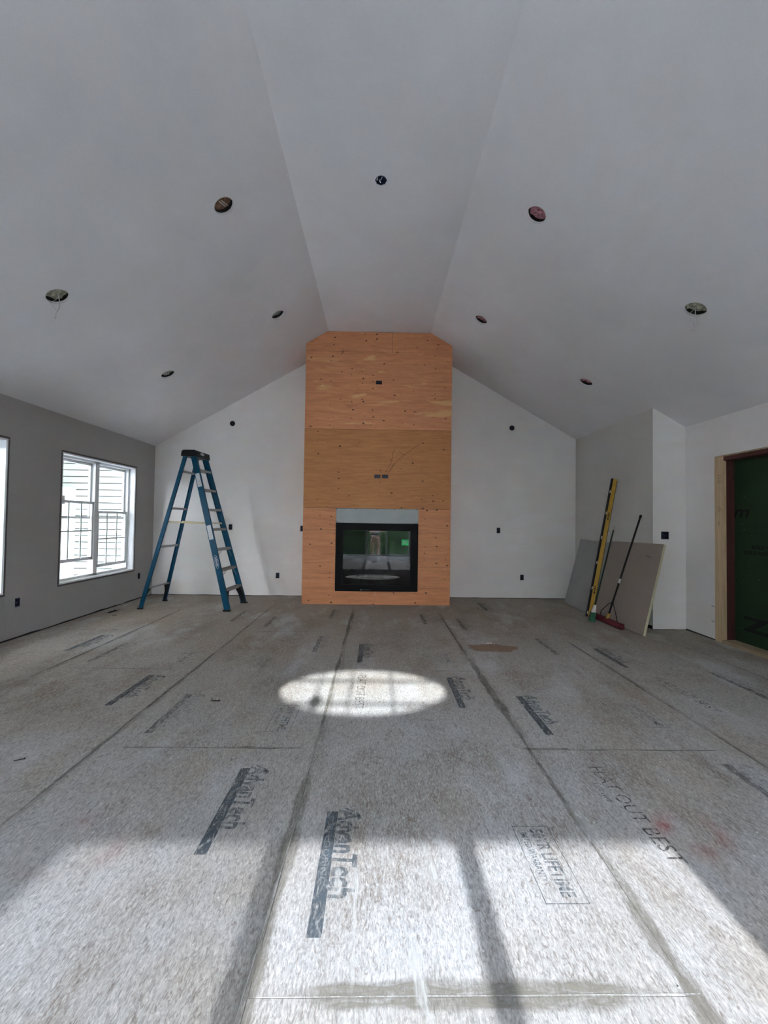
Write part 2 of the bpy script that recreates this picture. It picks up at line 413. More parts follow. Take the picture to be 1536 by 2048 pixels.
# ------------------------------------------------------------ structure: ceilings and light cut-outs
uL = V((1, 0, SL)).normalized(); nL = V((-SL, 0, 1)).normalized(); pL = V((TL, 0, ZT))
uR = V((-1, 0, SR)).normalized(); nR = V((SR, 0, 1)).normalized(); pR = V((TR, 0, ZT))
lenL = math.hypot(TL-XL, ZT-ZL); lenR = math.hypot(XE-TR, ZT-ZE)
RL = .085
LI = [('L', 448, 412, 'can', 'round ceiling hole on the left slope nearest the ridge, brown lumber inside', False),
      ('L', 115, 593, 'beige', 'round ceiling hole low on the left slope with beige insulation and a hanging cable', True),
      ('L', 556, 630, 'greyish', 'grey round ceiling hole on the left slope beside the top of the plywood chimney', False),
      ('L', 336, 749, 'greyish', 'dark rimmed round ceiling hole on the left slope above the blue ladder', False),
      ('R', 1073, 430, 'pink', 'round ceiling hole filled with pink insulation high on the right slope, largest pink one', False),
      ('R', 1391, 619, 'beige', 'round ceiling hole low on the right slope with pale insulation and a hanging cable', True),
      ('R', 962, 640, 'pink', 'small pink round ceiling hole on the right slope beside the top of the chimney', False),
      ('R', 1172, 765, 'pink', 'dark pink round ceiling hole on the right slope farthest down above the leaning boards', False)]
hl, hr, cuts = [], [], []
for side, a, b, m, lab, cab in LI:
    if side == 'L':
        p = onP(a, b, pL, nL); s = (p-pL).dot(uL); hl.append(circ(p.y, s, RL)); n = nL; u = uL
    else:
        p = onP(a, b, pR, nR); s = (p-pR).dot(uR); hr.append(circ(p.y, s, RL)); n = nR; u = uR
    cuts.append((p, n, u, m, lab, cab))
fan = onZ(762, 361, ZT)
TH = .02
ext = .16
o = obj('ceiling', slab(rect(Y0-ext, -lenL-ext, YB+ext, 0), hl, pL, (0, 1, 0), uL, nL, TH), M['ceil']); tag(o, kind='structure')
o = obj('ceiling', slab(rect(Y0-ext, -lenR-ext, YB+ext, 0), hr, pR, (0, 1, 0), uR, nR, TH), M['ceil']); tag(o, kind='structure')
o = obj('ceiling', slab(rect(TL-.01, Y0-ext, TR+.01, YB+ext), [circ(fan.x, fan.y, .052)], (0, 0, ZT), (1, 0, 0), (0, 1, 0), (0, 0, 1), TH), M['ceil']); tag(o, kind='structure')
# roof deck above keeps daylight out of the joints
for nm, O, U, W, n in (('a', pL, V((0, 1, 0)), uL, nL), ('b', pR, V((0, 1, 0)), uR, nR)):
    ln = lenL if nm == 'a' else lenR
    o = obj('trim_roof_deck', slab(rect(Y0-ext, -ln-ext, YB+ext, .35), [], O+n*.16, U, W, n, .02), M['stud_y']); tag(o, kind='structure')

def cutout(p, n, u, m, lab, cab, r=RL):
    v = n.cross(u).normalized()
    rot = Matrix((u, v, n)).transposed().to_4x4()
    root = empty('ceiling_light_cutout', p, rot=rot, label=lab, cat='ceiling hole', group='ceiling holes for recessed lights')
    bm = B()   # sleeve above the board
    tube(bm, [(0, 0, TH+.001), (0, 0, .13)], r+.012, 24, False)
    bm.faces.new([q for q in bm.verts if q.co.z > .12][::1])
    obj('sleeve', bm, M['dark'], root, world=False)
    bm = B(); k = 22      # lumpy insulation
    rings = []
    for i in range(6):
        rr = r*1.05*i/5
        rings.append([bm.verts.new((rr*cos(2*pi*j/k), rr*sin(2*pi*j/k), .035+.03*noise.noise(V((rr*40*cos(2*pi*j/k), rr*40*sin(2*pi*j/k), p.x*5)))+.02*(i/5)**3)) for j in range(k)] if i else [bm.verts.new((0, 0, .03))])
    for i in range(5):
        for j in range(k):
            if i == 0: bm.faces.new((rings[0][0], rings[1][j], rings[1][(j+1) % k]))
            else: bm.faces.new((rings[i][j], rings[i][(j+1) % k], rings[i+1][(j+1) % k], rings[i+1][j]))
    obj('insulation' if m != 'can' else 'framing_lumber', bm, M[m], root, world=False, smooth=True)
    bm = B(); tube(bm, [(r*1.0*cos(t_), r*1.0*sin(t_), -.0005) for t_ in [2*pi*i/28 for i in range(29)]], .0025, 6)
    obj('cut_rim', bm, M['board_edge'], root, world=False, smooth=True)
    if cab:
        inv = rot.to_3x3().inverted()
        w_ = [(0, 0, .03), (.01, .015, -.04), (.012, .01, -.09), (0, -.01, -.15), (-.01, .0, -.19), (-.03, .005, -.17)]
        bm = B(); tube(bm, [inv @ V(q) for q in w_], .0035, 8); obj('cable', bm, M['cable'], root, world=False, smooth=True)
        w_ = [(.02, 0, .03), (-.03, .02, -.02), (-.06, 0, -.05), (-.01, .01, -.12), (-.005, 0, -.15)]
        bm = B(); tube(bm, [inv @ V(q) for q in w_], .002, 6); obj('cable', bm, M['cable'], root, world=False, smooth=True)
    if m == 'can':
        bm = B()
        for q in (-.02, .0): beam(bm, (q, -.05, .012), (q+.03, .03, .018), (.0022, -.0008, 0), (0, 0, .002))
        obj('cable', bm, M['cable'], root, world=False)
    return root
for c_ in cuts: cutout(*c_)
# ceiling fan junction box in the flat ridge
root = empty('ceiling_junction_box', (fan.x, fan.y, ZT), label='small black junction box with short wires in the flat ridge ceiling', cat='junction box')
bm = B(); tube(bm, [(0, 0, .0), (0, 0, .05)], .051, 8, False); bm.faces.new([q for q in bm.verts if q.co.z > .04]); tube(bm, [(0, 0, -.001), (0, 0, .0)], .056, 8, False)
obj('box_body', bm, M['navy'], root, world=False)
bm = B(); tube(bm, [(.01, 0, .03), (.0, -.02, -.01), (-.015, -.04, -.03), (-.005, -.05, -.06)], .0025, 6); obj('wire', bm, M['cable'], root, world=False)
bm = B(); tube(bm, [(-.03, 0, .03), (-.035, -.01, -.005), (-.03, -.03, -.015)], .004, 6); obj('wire', bm, M['cable'], root, world=False)
bm = B(); tube(bm, [(.03, .01, .03), (.02, -.01, .0), (.03, -.02, -.01)], .003, 6); obj('wire', bm, M['black_plastic'], root, world=False)

# ------------------------------------------------------------ walls with cut openings
WT = .14
bw = lambda a, b: onY(a, b, YB)
EB = []   # electrical boxes: (pos, U, N, w, h, round, label)
def jag(c0, c1, h, w_=.0, n=4):
    x0, x1, z0, z1 = c0-w_/2, c0+w_/2, c1-h/2, c1+h/2
    return [(x0, z0), (x1, z0), (x1, z1), (x0, z1)]
BO = [(465, 847, 'r', 'black round box in the back wall upper left, above the ladder'),
      (1024, 856, 'r', 'black round box in the back wall upper right of the chimney'),
      (461, 1054, 'v', 'black outlet box in the back wall just right of the blue ladder at chest height'),
      (604, 1057, 'v', 'black outlet box in the back wall half hidden by the chimney left edge'),
      (555, 1151, 'v', 'low black outlet box in the back wall between ladder and chimney'),
      (997, 1061, 'v', 'black outlet box in the back wall right of the chimney at chest height'),
      (1044, 1155, 'v', 'low black outlet box in the back wall right of the chimney near the floor')]
holes = []
for a, b, k, lab in BO:
    p = bw(a, b)
    if k == 'r': holes.append(circ(p.x, p.z, .046, 12)); EB.append((p, V((1, 0, 0)), V((0, 1, 0)), .092, .092, True, lab))
    else: holes.append(rect(p.x-.031, p.z-.047, p.x+.031, p.z+.047)); EB.append((p, V((1, 0, 0)), V((0, 1, 0)), .058, .09, False, lab))
def gapedge(x0, x1, z, amp, n=40, seed=0):
    return [(x0+(x1-x0)*i/n, max(.004, z+amp*noise.noise(V((i*.7+seed, seed, 3))))) for i in range(n+1)]
outer = gapedge(XL, XR, .010, .007, 50, 4) + [(XR, ZRR), (TR, ZT), (TL, ZT), (XL, ZL)]
o = obj('wall_back', slab(outer, holes, (0, YB, 0), (1, 0, 0), (0, 0, 1), (0, 1, 0), WT), M['wall']); tag(o, kind='structure')
WB = o
# left wall
WIN = [('window_1', 4.975, 6.463, .478, 2.052, .19, .07), ('window_2', 2.74, 4.235, .49, 2.06, 0, 0)]
lb = [(35, 1205, 'small black outlet box low in the left wall under the near window'), (278, 1152, 'small black outlet box low in the left wall behind the ladder')]
holes = [rect(y0, z0, y1, z1) for _, y0, y1, z0, z1, _, _ in WIN]
for a, b, lab in lb:
    p = onX(a, b, XL); holes.append(rect(p.y-.031, p.z-.047, p.y+.031, p.z+.047)); EB.append((p, V((0, 1, 0)), V((-1, 0, 0)), .058, .09, False, lab))
outer = gapedge(Y0, YB, .016, .018, 60, 9) + [(YB, ZL+.02), (Y0, ZL+.02)]
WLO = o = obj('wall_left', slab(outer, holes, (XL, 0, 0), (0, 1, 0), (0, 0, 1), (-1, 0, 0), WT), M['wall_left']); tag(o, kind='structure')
# right walls
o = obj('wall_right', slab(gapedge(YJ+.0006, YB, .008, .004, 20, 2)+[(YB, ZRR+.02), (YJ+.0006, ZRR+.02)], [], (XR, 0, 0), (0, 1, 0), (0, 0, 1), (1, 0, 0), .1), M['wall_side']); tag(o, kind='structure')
p = onY(1330, 1071, YJ)
EB.append((p, V((1, 0, 0)), V((0, 1, 0)), .094, .094, False, 'double black switch box in the pale return wall beside the leaning boards'))
o = obj('wall_right_return', slab(gapedge(XR+.0015, XE, .008, .003, 8, 5)+[(XE, ZE+.005), (XR+.0015, ZRR+.005)], [rect(p.x-.048, p.z-.048, p.x+.048, p.z+.048)], (0, YJ, 0), (1, 0, 0), (0, 0, 1), (0, 1, 0), .1), M['wall']); tag(o, kind='structure')
DY1, DY0, DZ = 4.588, 2.55, 2.062
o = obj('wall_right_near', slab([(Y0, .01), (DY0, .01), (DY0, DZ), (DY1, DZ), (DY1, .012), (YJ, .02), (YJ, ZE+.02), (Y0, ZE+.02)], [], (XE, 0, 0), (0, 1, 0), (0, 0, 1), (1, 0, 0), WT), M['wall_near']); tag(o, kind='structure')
# wall behind the camera with patio door and oval gable window
DX0, DX1, DH = -1.60, 1.215, 2.05
outer = [(XL-.1, 0), (DX0-.02, 0), (DX0-.02, DH), (DX1, DH), (DX1, 0), (XE+.1, 0), (XE+.1, ZE), (TR, ZT), (TL, ZT), (XL-.1, ZL)]
OX, OZ, ORX, ORZ = -.09, 2.692, .66, .235
o = obj('wall_behind_camera', slab(outer, [circ(OX, OZ, ORX, 40, ORZ)], (0, Y0, 0), (1, 0, 0), (0, 0, 1), (0, -1, 0), WT), M['wall']); tag(o, kind='structure')
# sole plates seen in the dark gap under the boards
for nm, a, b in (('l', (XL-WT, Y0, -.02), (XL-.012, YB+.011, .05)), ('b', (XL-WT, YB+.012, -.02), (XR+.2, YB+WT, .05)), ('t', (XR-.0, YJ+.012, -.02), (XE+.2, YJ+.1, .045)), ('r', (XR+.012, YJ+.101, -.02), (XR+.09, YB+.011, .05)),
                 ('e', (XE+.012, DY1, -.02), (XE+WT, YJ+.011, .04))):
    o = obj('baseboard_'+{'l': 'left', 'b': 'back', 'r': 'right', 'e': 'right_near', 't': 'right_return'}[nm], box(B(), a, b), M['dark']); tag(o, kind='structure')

def elbox(p, U, Nn, w_, h_, rnd, lab):
    Z = V((0, 0, 1)) if abs(Nn.z) < .5 else V((0, 1, 0))
    rot = Matrix((U, Z.cross(U).normalized()*-1 if False else U.cross(Z)*-1, Z)).transposed()
    root = empty('electrical_box', p, label=lab, cat='electrical box', group='open electrical boxes')
    P = lambda a, b, d: p+U*a+Z*b+Nn*d
    bm = B(); prof = [(w_/2*cos(2*pi*k/12), w_/2*sin(2*pi*k/12)) for k in range(12)] if rnd else [(-w_/2, -h_/2), (w_/2, -h_/2), (w_/2, h_/2), (-w_/2, h_/2)]
    fr = [bm.verts.new(P(a, b, .001)) for a, b in prof]; bk = [bm.verts.new(P(a*.97, b*.97, .055)) for a, b in prof]
    ins = [bm.verts.new(P(a*.92, b*.92, .001)) for a, b in prof]; inb = [bm.verts.new(P(a*.9, b*.9, .05)) for a, b in prof]
    n = len(prof)
    for k in range(n):
        j = (k+1) % n
        bm.faces.new((fr[k], fr[j], bk[j], bk[k])); bm.faces.new((fr[k], fr[j], ins[j], ins[k])); bm.faces.new((ins[k], ins[j], inb[j], inb[k]))
    bm.faces.new(bk); bm.faces.new(inb)
    obj('box_body', bm, M['navy'], root)
    if abs(p.y-YC) > .01: obj('light_stop_plate', beam(B(), P(0, 0, .062), P(0, 0, .066), U*(w_/2+.03), Z*(h_/2+.03)), M['dark'], root)  # added plate, stops outside light leaking in around the box
    bm = B(); tube(bm, [P(0, h_*.3, .045), P(-w_*.15, h_*.1, .02), P(w_*.15, -.002, .008), P(w_*.05, -h_*.25, .03)], .0028, 6)
    obj('wire', bm, M['wire'], root, smooth=True)
    for s in (-1, 1):
        bm = B(); e = P(0, s*h_*.42, .0); beam(bm, e-Nn*.001, e+Nn*.006, U*.008, Z*.005); obj('screw_tab', bm, M['navy'], root)
    return root

# ------------------------------------------------------------ left windows
def window(name, y0, y1, z0, z1, ra, rb):
    root = empty(name, (XL, (y0+y1)/2, z0), kind='structure')
    # dark edge tape round the opening, slightly ragged
    def strip(bm, a0, a1, c0, c1, horiz):
        n = 14
        inn = [(a0+(a1-a0)*i/n) for i in range(n+1)]
        pts0 = []; pts1 = []
        for i, q in enumerate(inn):
            jit = .003*noise.noise(V((q*9, c0*5, y0)))
            pts0.append((q, c0) if horiz else (c0, q)); pts1.append((q, c1+jit) if horiz else (c1+jit, q))
        slab(pts0+pts1[::-1], [], (XL+.0025, 0, 0), (0, 1, 0), (0, 0, 1), (-1, 0, 0), .002, bm); return bm
    t_ = .026
    for a in ((y0-t_, y1+t_, z1+.004, z1+t_, True), (y0-t_, y1+t_, z0-.004, z0-t_, True), (z0, z1, y0-.004, y0-t_, False), (z0, z1, y1+.004, y1+t_, False)):
        obj('edge_tape', strip(B(), *a), M['bead'], root)
    bm = B()
    for a, b in (((XL-.002, y0-.004, z0-.004), (XL+.004, y1+.004, z0+.001)), ((XL-.002, y0-.004, z1-.001), (XL+.004, y1+.004, z1+.004)),
                 ((XL-.002, y0-.004, z0), (XL+.004, y0+.001, z1)), ((XL-.002, y1-.001, z0), (XL+.004, y1+.004, z1))): box(bm, a, b)
    obj('corner_bead', bm, M['white'], root)
    # white jamb lining
    bm = B(); xa, xb = XL-WT-.03, XL-.001
    for a, b in (((xa, y0, z0-.004), (xb, y1, z0+.012)), ((xa, y0, z1-.012), (xb, y1, z1+.004)), ((xa, y0-.004, z0), (xb, y0+.012, z1)), ((xa, y1-.012, z0), (xb, y1+.004, z1))): box(bm, a, b)
    obj('jamb_lining', bm, M['white'], root)
    xo, xi = XL-.165, XL-.085
    Y0_, Y1_, Z0_, Z1_ = y0+.012, y1-.012, z0+.012, z1-.012
    ym = (Y0_+Y1_)/2
    bm = B(); f = .03
    for a, b in (((xo, Y0_, Z0_), (xi, Y1_, Z0_+f)), ((xo, Y0_, Z1_-f), (xi, Y1_, Z1_)), ((xo, Y0_, Z0_), (xi, Y0_+f, Z1_)), ((xo, Y1_-f, Z0_), (xi, Y1_, Z1_)), ((xo, ym-.04, Z0_), (xi, ym+.04, Z1_))): box(bm, a, b)
    bevel(obj('window_frame', bm, M['white'], root), .004)
    for (a, b, rs) in ((Y0_+f, ym-.04, ra), (ym+.04, Y1_-f, rb)):
        zm = (Z0_+Z1_)/2+.015
        for low in (0, 1):
            x0, x1 = (XL-.160, XL-.130) if not low else (XL-.124, XL-.094)
            c0, c1 = (zm-.02, Z1_-f) if not low else (Z0_+f+rs, zm+.02+rs)
            st = .032; bm = B()
            for p0, p1 in (((x0, a, c0), (x1, b, c0+st+.008*low)), ((x0, a, c1-st), (x1, b, c1)), ((x0, a, c0), (x1, a+st, c1)), ((x0, b-st, c0), (x1, b, c1))): box(bm, p0, p1)
            if low: box(bm, (x1, (a+b)/2-.16, c0+.03), (x1+.012, (a+b)/2-.10, c0+.045)); box(bm, (x1, (a+b)/2+.10, c0+.03), (x1+.012, (a+b)/2+.16, c0+.045))
            s = bevel(obj('lower_sash' if low else 'upper_sash', bm, M['white'], root), .003)
            xm = (x0+x1)/2
            obj('pane', box(B(), (xm-.002, a+st, c0+st), (xm+.002, b-st, c1-st)), M['glass'], s)
            if low:
                for k in (1, 2):
                    yy = a+(b-a)*k/3; obj('muntin', box(B(), (xm-.006, yy-.0085, c0+st), (xm+.006, yy+.0085, c1-st)), M['muntin'], s)
                zz = (c0+c1)/2; obj('muntin', box(B(), (xm-.007, a+st, zz-.0085), (xm+.007, b-st, zz+.0085)), M['muntin'], s)
for wdef in WIN: window(*wdef)

# ------------------------------------------------------------ patio door and gable window behind the camera
root = empty('door_1', ((DX0+DX1)/2, Y0, 0), kind='structure')
bm = B(); ya, yb_ = Y0-.11, Y0-.03
for a, b in (((DX0-.02, ya, 0), (DX0+.02, yb_, DH)), ((DX1-.037, ya, 0), (DX1, yb_, DH)), ((DX0-.02, ya, DH-.03), (DX1, yb_, DH)), ((DX0-.02, ya, 0), (DX1, yb_, .05)),
             ((-.41, ya, 0), (-.327, yb_, DH)), ((.324, ya, 0), (.406, yb_, DH))): box(bm, a, b)
obj('door_frame', bm, M['white'], root)
for a, b in ((DX0+.02, -.41), (-.327, .324), (.406, DX1-.037)):
    obj('pane', box(B(), (a, Y0-.072, .05), (b, Y0-.066, DH-.03)), M['door_glass'], root)
obj('insect_screen', box(B(), (DX0+.02, Y0-.100, .05), (-.41, Y0-.099, DH-.03)), M['screen'], root)
root = empty('window_3', (OX, Y0, OZ), kind='structure')
bm = slab(circ(OX, OZ, ORX, 40, ORZ), [circ(OX, OZ, ORX-.035, 40, ORZ-.035)], (0, Y0-.04, 0), (1, 0, 0), (0, 0, 1), (0, -1, 0), .06)
obj('window_frame', bm, M['white'], root)
obj('pane', slab(circ(OX, OZ, ORX-.03, 40, ORZ-.03), [], (0, Y0-.075, 0), (1, 0, 0), (0, 0, 1), (0, -1, 0), .005), M['glass'], root)
for x in (-.43, -.185, .13):
    hh = ORZ*math.sqrt(max(0, 1-((x-OX)/ORX)**2))-.02
    obj('muntin', box(B(), (x-.008, Y0-.085, OZ-hh), (x+.008, Y0-.06, OZ+hh)), M['white'], root)
for z in (2.582, 2.772):
    ww = ORX*math.sqrt(1-((z-OZ)/ORZ)**2)-.02
    obj('muntin', box(B(), (OX-ww, Y0-.085, z-.006), (OX+ww, Y0-.06, z+.006)), M['white'], root)
obj('round_shadow_disc', tube(B(), [(-.42, Y0-.03, 2.582), (-.42, Y0-.06, 2.582)], .046, 20), M['zinc'], root, smooth=False)  # added disc that casts the round dark spot on the floor

# ------------------------------------------------------------ floor of strand-board sheets
SW, SLn, S0, C0 = 1.2065, 2.43, -.3282, 1.1361
root_floor = empty('floor', (0, 3, -.03), kind='structure')
MW['floor'] = Matrix.Translation((0, 3, -.03))
b1 = onZ(433, 1399); b2 = onZ(1052, 1404)
vent = [onZ(208, 1226), onZ(244, 1218)]
vx0, vx1, vy0, vy1 = -3.675, -3.565, 5.63, 5.90
fh = [(b1.x-.036, b1.y-.03, b1.x+.036, b1.y+.03), (b2.x-.04, b2.y-.028, b2.x+.03, b2.y+.03), (vx0, vy0, vx1, vy1)]
cols = [XL-.0] + [S0+SW*k for k in (-2, -1, 0, 1, 2, 3)] + [XE]
panels = []
G = .0012
for ci in range(len(cols)-1):
    x0, x1 = cols[ci], cols[ci+1]
    k = ci-3      # -3 leftmost ... 0 is the centre column
    ph = C0 if k % 2 == 0 else C0+SLn/2
    ys = [Y0] + [ph+SLn*j for j in range(-2, 4) if Y0 < ph+SLn*j < YB] + [YB]
    for y0, y1 in zip(ys, ys[1:]):
        hs = [h for h in fh if x0 < h[0] and h[2] < x1 and y0 < h[1] and h[3] < y1]
        a0, a1, c0, c1 = x0+G*(ci > 0), x1-G*(ci < len(cols)-2), y0+G*(y0 > Y0), y1-G*(y1 < YB)
        bm = slab(rect(a0, c0, a1, c1), [rect(*h) for h in hs], (0, 0, 0), (1, 0, 0), (0, 1, 0), (0, 0, -1), .018)
        o = obj('subfloor_panel', bm, M['floor'], root_floor); panels.append((x0, x1, y0, y1, o))
def panel_at(x, y):
    for x0, x1, y0, y1, o in panels:
        if x0 <= x <= x1 and y0 <= y <= y1: return o
    return panels[0][4]
bm = box(B(), (XL-.1, Y0-.1, -.14), (XE+.1, YB+.1, -.12)); obj('joist_deck', bm, M['dark'], root_floor)
bm = B()
for x in cols[1:-1]: box(bm, (x-.04, Y0, -.10), (x+.04, YB, -.0185))
obj('joist', bm, M['dark'], root_floor)

# printed stamps: local x runs towards the camera (-Y), local y towards +X
STR = Matrix(((0, 1, 0, 0), (-1, 0, 0, 0), (0, 0, 1, 0), (0, 0, 0, 1)))
stamp_cache = {}
def stamp_mesh(kind):
    if kind in stamp_cache: return stamp_cache[kind]
    parts = []
    if kind in ('adv', 'advf'):
        L = .565; bm = B()
        box(bm, (.015, 0, 0), (L, .047, .0003))
        tb = textbm('AdvanTech', .128, .0038, .1); tb_w = width(tb); bmesh.ops.scale(tb, vec=(.43/tb_w, 1, 1), verts=tb.verts)
        addbm(bm, tb, Matrix.Translation((.004, .052, .0002)))
        n = 12; A = [bm.verts.new((-.012+.075*(i/n), .075+.075*sin(pi*(i/n)*.62), .0003)) for i in range(n+1)]
        Bv = [bm.verts.new((-.004+.070*(i/n), .072+.062*sin(pi*(i/n)*.62), .0003)) for i in range(n+1)]
        for i in range(n): bm.faces.new((A[i], A[i+1], Bv[i+1], Bv[i]))
        parts = [(bm, 'ink' if kind == 'adv' else 'ink_faint')]
        tb = textbm('SUBFLOORING', .034, .0004); tb_w = width(tb); bmesh.ops.scale(tb, vec=(.34/tb_w, 1, 1), verts=tb.verts)
        b2_ = B(); addbm(b2_, tb, Matrix.Translation((.04, .010, .0007))); parts.append((b2_, 'ink_light'))
    elif kind == 'flat':
        bm = B(); tb = textbm('FLAT OUT BEST', .098, -.0002); bmesh.ops.scale(tb, vec=(.62/width(tb), 1, 1), verts=tb.verts); addbm(bm, tb, Matrix.Translation((0, .03, .0003)))
        tb = textbm('LIFETIME', .036, 0); bmesh.ops.scale(tb, vec=(.15/width(tb), 1, 1), verts=tb.verts); addbm(bm, tb, Matrix.Translation((.14, -.02, .0003)))
        parts = [(bm, 'ink_black')]
    elif kind == 'box':
        bm = B(); L, Hh = .355, .150; t_ = .0022
        for a, b in (((0, 0, 0), (L, t_, .0003)), ((0, Hh-t_, 0), (L, Hh, .0003)), ((0, 0, 0), (t_, Hh, .0003)), ((L-t_, 0, 0), (L, Hh, .0003))): box(bm, a, b)
        tb = textbm('50YR LIFETIME', .072, .0012); bmesh.ops.scale(tb, vec=(.315/width(tb), 1, 1), verts=tb.verts); addbm(bm, tb, Matrix.Translation((.016, .068, .0002)))
        tb = textbm('LIMITED WARRANTY', .036, .0002); bmesh.ops.scale(tb, vec=(.25/width(tb), 1, 1), verts=tb.verts); addbm(bm, tb, Matrix.Translation((.02, .022, .0002)))
        parts = [(bm, 'ink')]
    out = []
    for bm, mt in parts:
        bm.transform(STR); me = bpy.data.meshes.new('stamp'); bm.to_mesh(me); bm.free(); me.materials.append(M[mt]); out.append((me, mt))
    stamp_cache[kind] = out; return out
def stamp(kind, x, y, name='printed_stamp', lab=None, rz=0, sc=1):
    par = panel_at(x, y-.02)
    first = None
    for me, mt in stamp_mesh(kind):
        o = link(bpy.data.objects.new(name if first is None else 'printed_lettering', me))
        # lettering on the bar lies inside the stamp: all are sub-parts of the sheet
        o.parent = par; inv = MW[par.name].inverted()
        o.matrix_local = inv @ Matrix.Translation((x, y, .0005)) @ Matrix.Rotation(rz, 4, 'Z') @ Matrix.Scale(sc, 4)
        first = first or o
        if lab and o is first: o['label'] = lab
for x, y, kd in ((-.20, 1.86, 'adv'), (-.68, 2.175, 'adv'), (1.04, 3.075, 'adv'), (.585, 3.43, 'adv'), (-1.84, 3.43, 'adv'), (-1.37, 3.07, 'advf'),
                 (-.62, 4.62, 'advf'), (-.165, 4.335, 'adv'), (-1.35, 5.53, 'advf'), (-2.98, 4.58, 'adv'), (-2.56, 4.29, 'advf'), (-1.84, 5.80, 'advf'),
                 (.60, 5.76, 'advf'), (1.05, 5.48, 'advf'), (1.76, 4.60, 'advf'), (2.23, 4.25, 'adv'), (1.86, 2.23, 'advf'), (1.60, 6.6, 'adv'), (-.62, 6.0, 'advf'), (2.9, 3.6, 'advf')):
    stamp(kd, x, y, lab='blue grey printed maker stamp with solid bar')
for x, y in ((2.30, 3.45), (-.17, 3.46), (1.10, 2.19)): stamp('flat', x, y, 'printed_lettering', 'thin black printed lettering')
for x, y, s in ((.585, 1.76, 1), (-.66, 2.88, 1), (-1.83, 4.02, .9), (.60, 4.05, .8), (1.74, 2.93, .9), (-1.05, 3.85, .7)): stamp('box', x, y, 'printed_stamp', 'outlined box of printed lettering', 0, s)

# glue and dust smears along the sheet seams (ragged films, faded at the edges)
def smear(x0, y0, x1, y1, wd, mat, nseg=26, seed=1, taper=True, par=None, z=.0009, name='seam_smear'):
    p, q = V((x0, y0, z)), V((x1, y1, z)); d = (q-p).normalized(); s = V((-d.y, d.x, 0))
    bm = B(); lay = bm.loops.layers.color.new('fade'); rows = []
    for i in range(nseg+1):
        t_ = i/nseg; c = p.lerp(q, t_) + s*wd*.35*noise.noise(V((t_*4, seed, 0)))
        ww = wd*(.65+.55*noise.noise(V((t_*6, seed+9, 2))))
        if taper: ww *= min(1, 4*t_+.25, 4*(1-t_)+.25)
        rows.append([bm.verts.new(c + s*ww*k) for k in (-1, -.6, .6, 1)])
    for i in range(nseg):
        e0 = min(1, 6*i/nseg, 6*(nseg-i)/nseg) if taper else 1; e1 = min(1, 6*(i+1)/nseg, 6*(nseg-i-1)/nseg) if taper else 1
        for k in range(3):
            f = bm.faces.new((rows[i][k], rows[i+1][k], rows[i+1][k+1], rows[i][k+1]))
            vals = [(e0, (k in (1, 2))), (e1, (k in (1, 2))), (e1, (k+1 in (1, 2))), (e0, (k+1 in (1, 2)))]
            for lp, (e, on) in zip(f.loops, vals): v_ = e*on; lp[lay] = (v_, v_, v_, 1)
    return obj(name, bm, mat, par or root_floor)
for i, (k, ya, yc, wd) in enumerate(((0, 5.9, 4.1, .035), (0, 4.1, 2.4, .022), (0, 2.3, .7, .05), (1, 3.9, 2.55, .05), (1, 2.7, 1.5, .02), (1, 1.62, .6, .055), (1, 5.6, 3.9, .02),
                                     (-1, 4.2, 2.7, .02), (-1, 3.2, 1.8, .018), (-1, 6.3, 4.3, .016), (-2, 6.2, 3.2, .024), (2, 4.6, 2.9, .018), (3, 4.4, 2.6, .014), (2, 2.6, 1.5, .015))):
    smear(S0+SW*k, ya, S0+SW*k, yc, wd, M['glue'], seed=i*3+1)
for i, (k, ya, yc, wd) in enumerate(((0, 4.8, 1.9, .05), (1, 4.6, 2.2, .07), (1, 2.2, .8, .035), (-1, 5.5, 1.2, .035), (-2, 6.4, 2.4, .05), (2, 5.0, 1.4, .03), (0, 6.2, 4.6, .05), (1, 6.0, 4.3, .04))):
    smear(S0+SW*k+.012, ya, S0+SW*k+.012, yc, wd, M['glue_soft'], seed=i*7+90, z=.0007)
for i, (x0, x1, y, wd) in enumerate(((-.95, -.34, 2.352, .020), (-1.5, -.8, 2.350, .009), (.80, 1.15, 2.352, .022), (1.0, 2.08, 2.345, .011), (-.30, .86, 1.14, .062), (.42, .92, 3.566, .012),
                                     (-.33, .5, 3.566, .007), (-2.7, -1.56, 3.566, .009), (-1.5, -.34, 4.78, .009), (.9, 2.05, 4.78, .009), (-3.7, -2.76, 4.78, .01))):
    smear(x0, y, x1, y, wd, M['glue_x'], seed=i*5+2)
for i, a in enumerate(((S0+SW+.02, 1.95, S0+SW+.02, 1.62, .045), (-.13, 1.57, -.12, 1.42, .03), (.2, 1.75, .22, 1.45, .025), (-.06, 1.6, -.05, 1.1, .015), (.12, 1.3, .15, 1.05, .03))):
    smear(*a, M['scuff'], seed=i+40, name='dust_scuff', z=.0013)
for i, a in enumerate(((-.30, 1.137, .9, 1.14, .0025), (-.32, 2.0, -.35, .8, .003), (.99, 1.6, 1.0, .9, .0025), (.72, 1.85, .72, 1.0, .003), (S0+SW+.05, 2.0, S0+SW+.07, .8, .003))):
    smear(*a, M['scuff'], seed=i+60, name='scratch', taper=False, z=.0015)
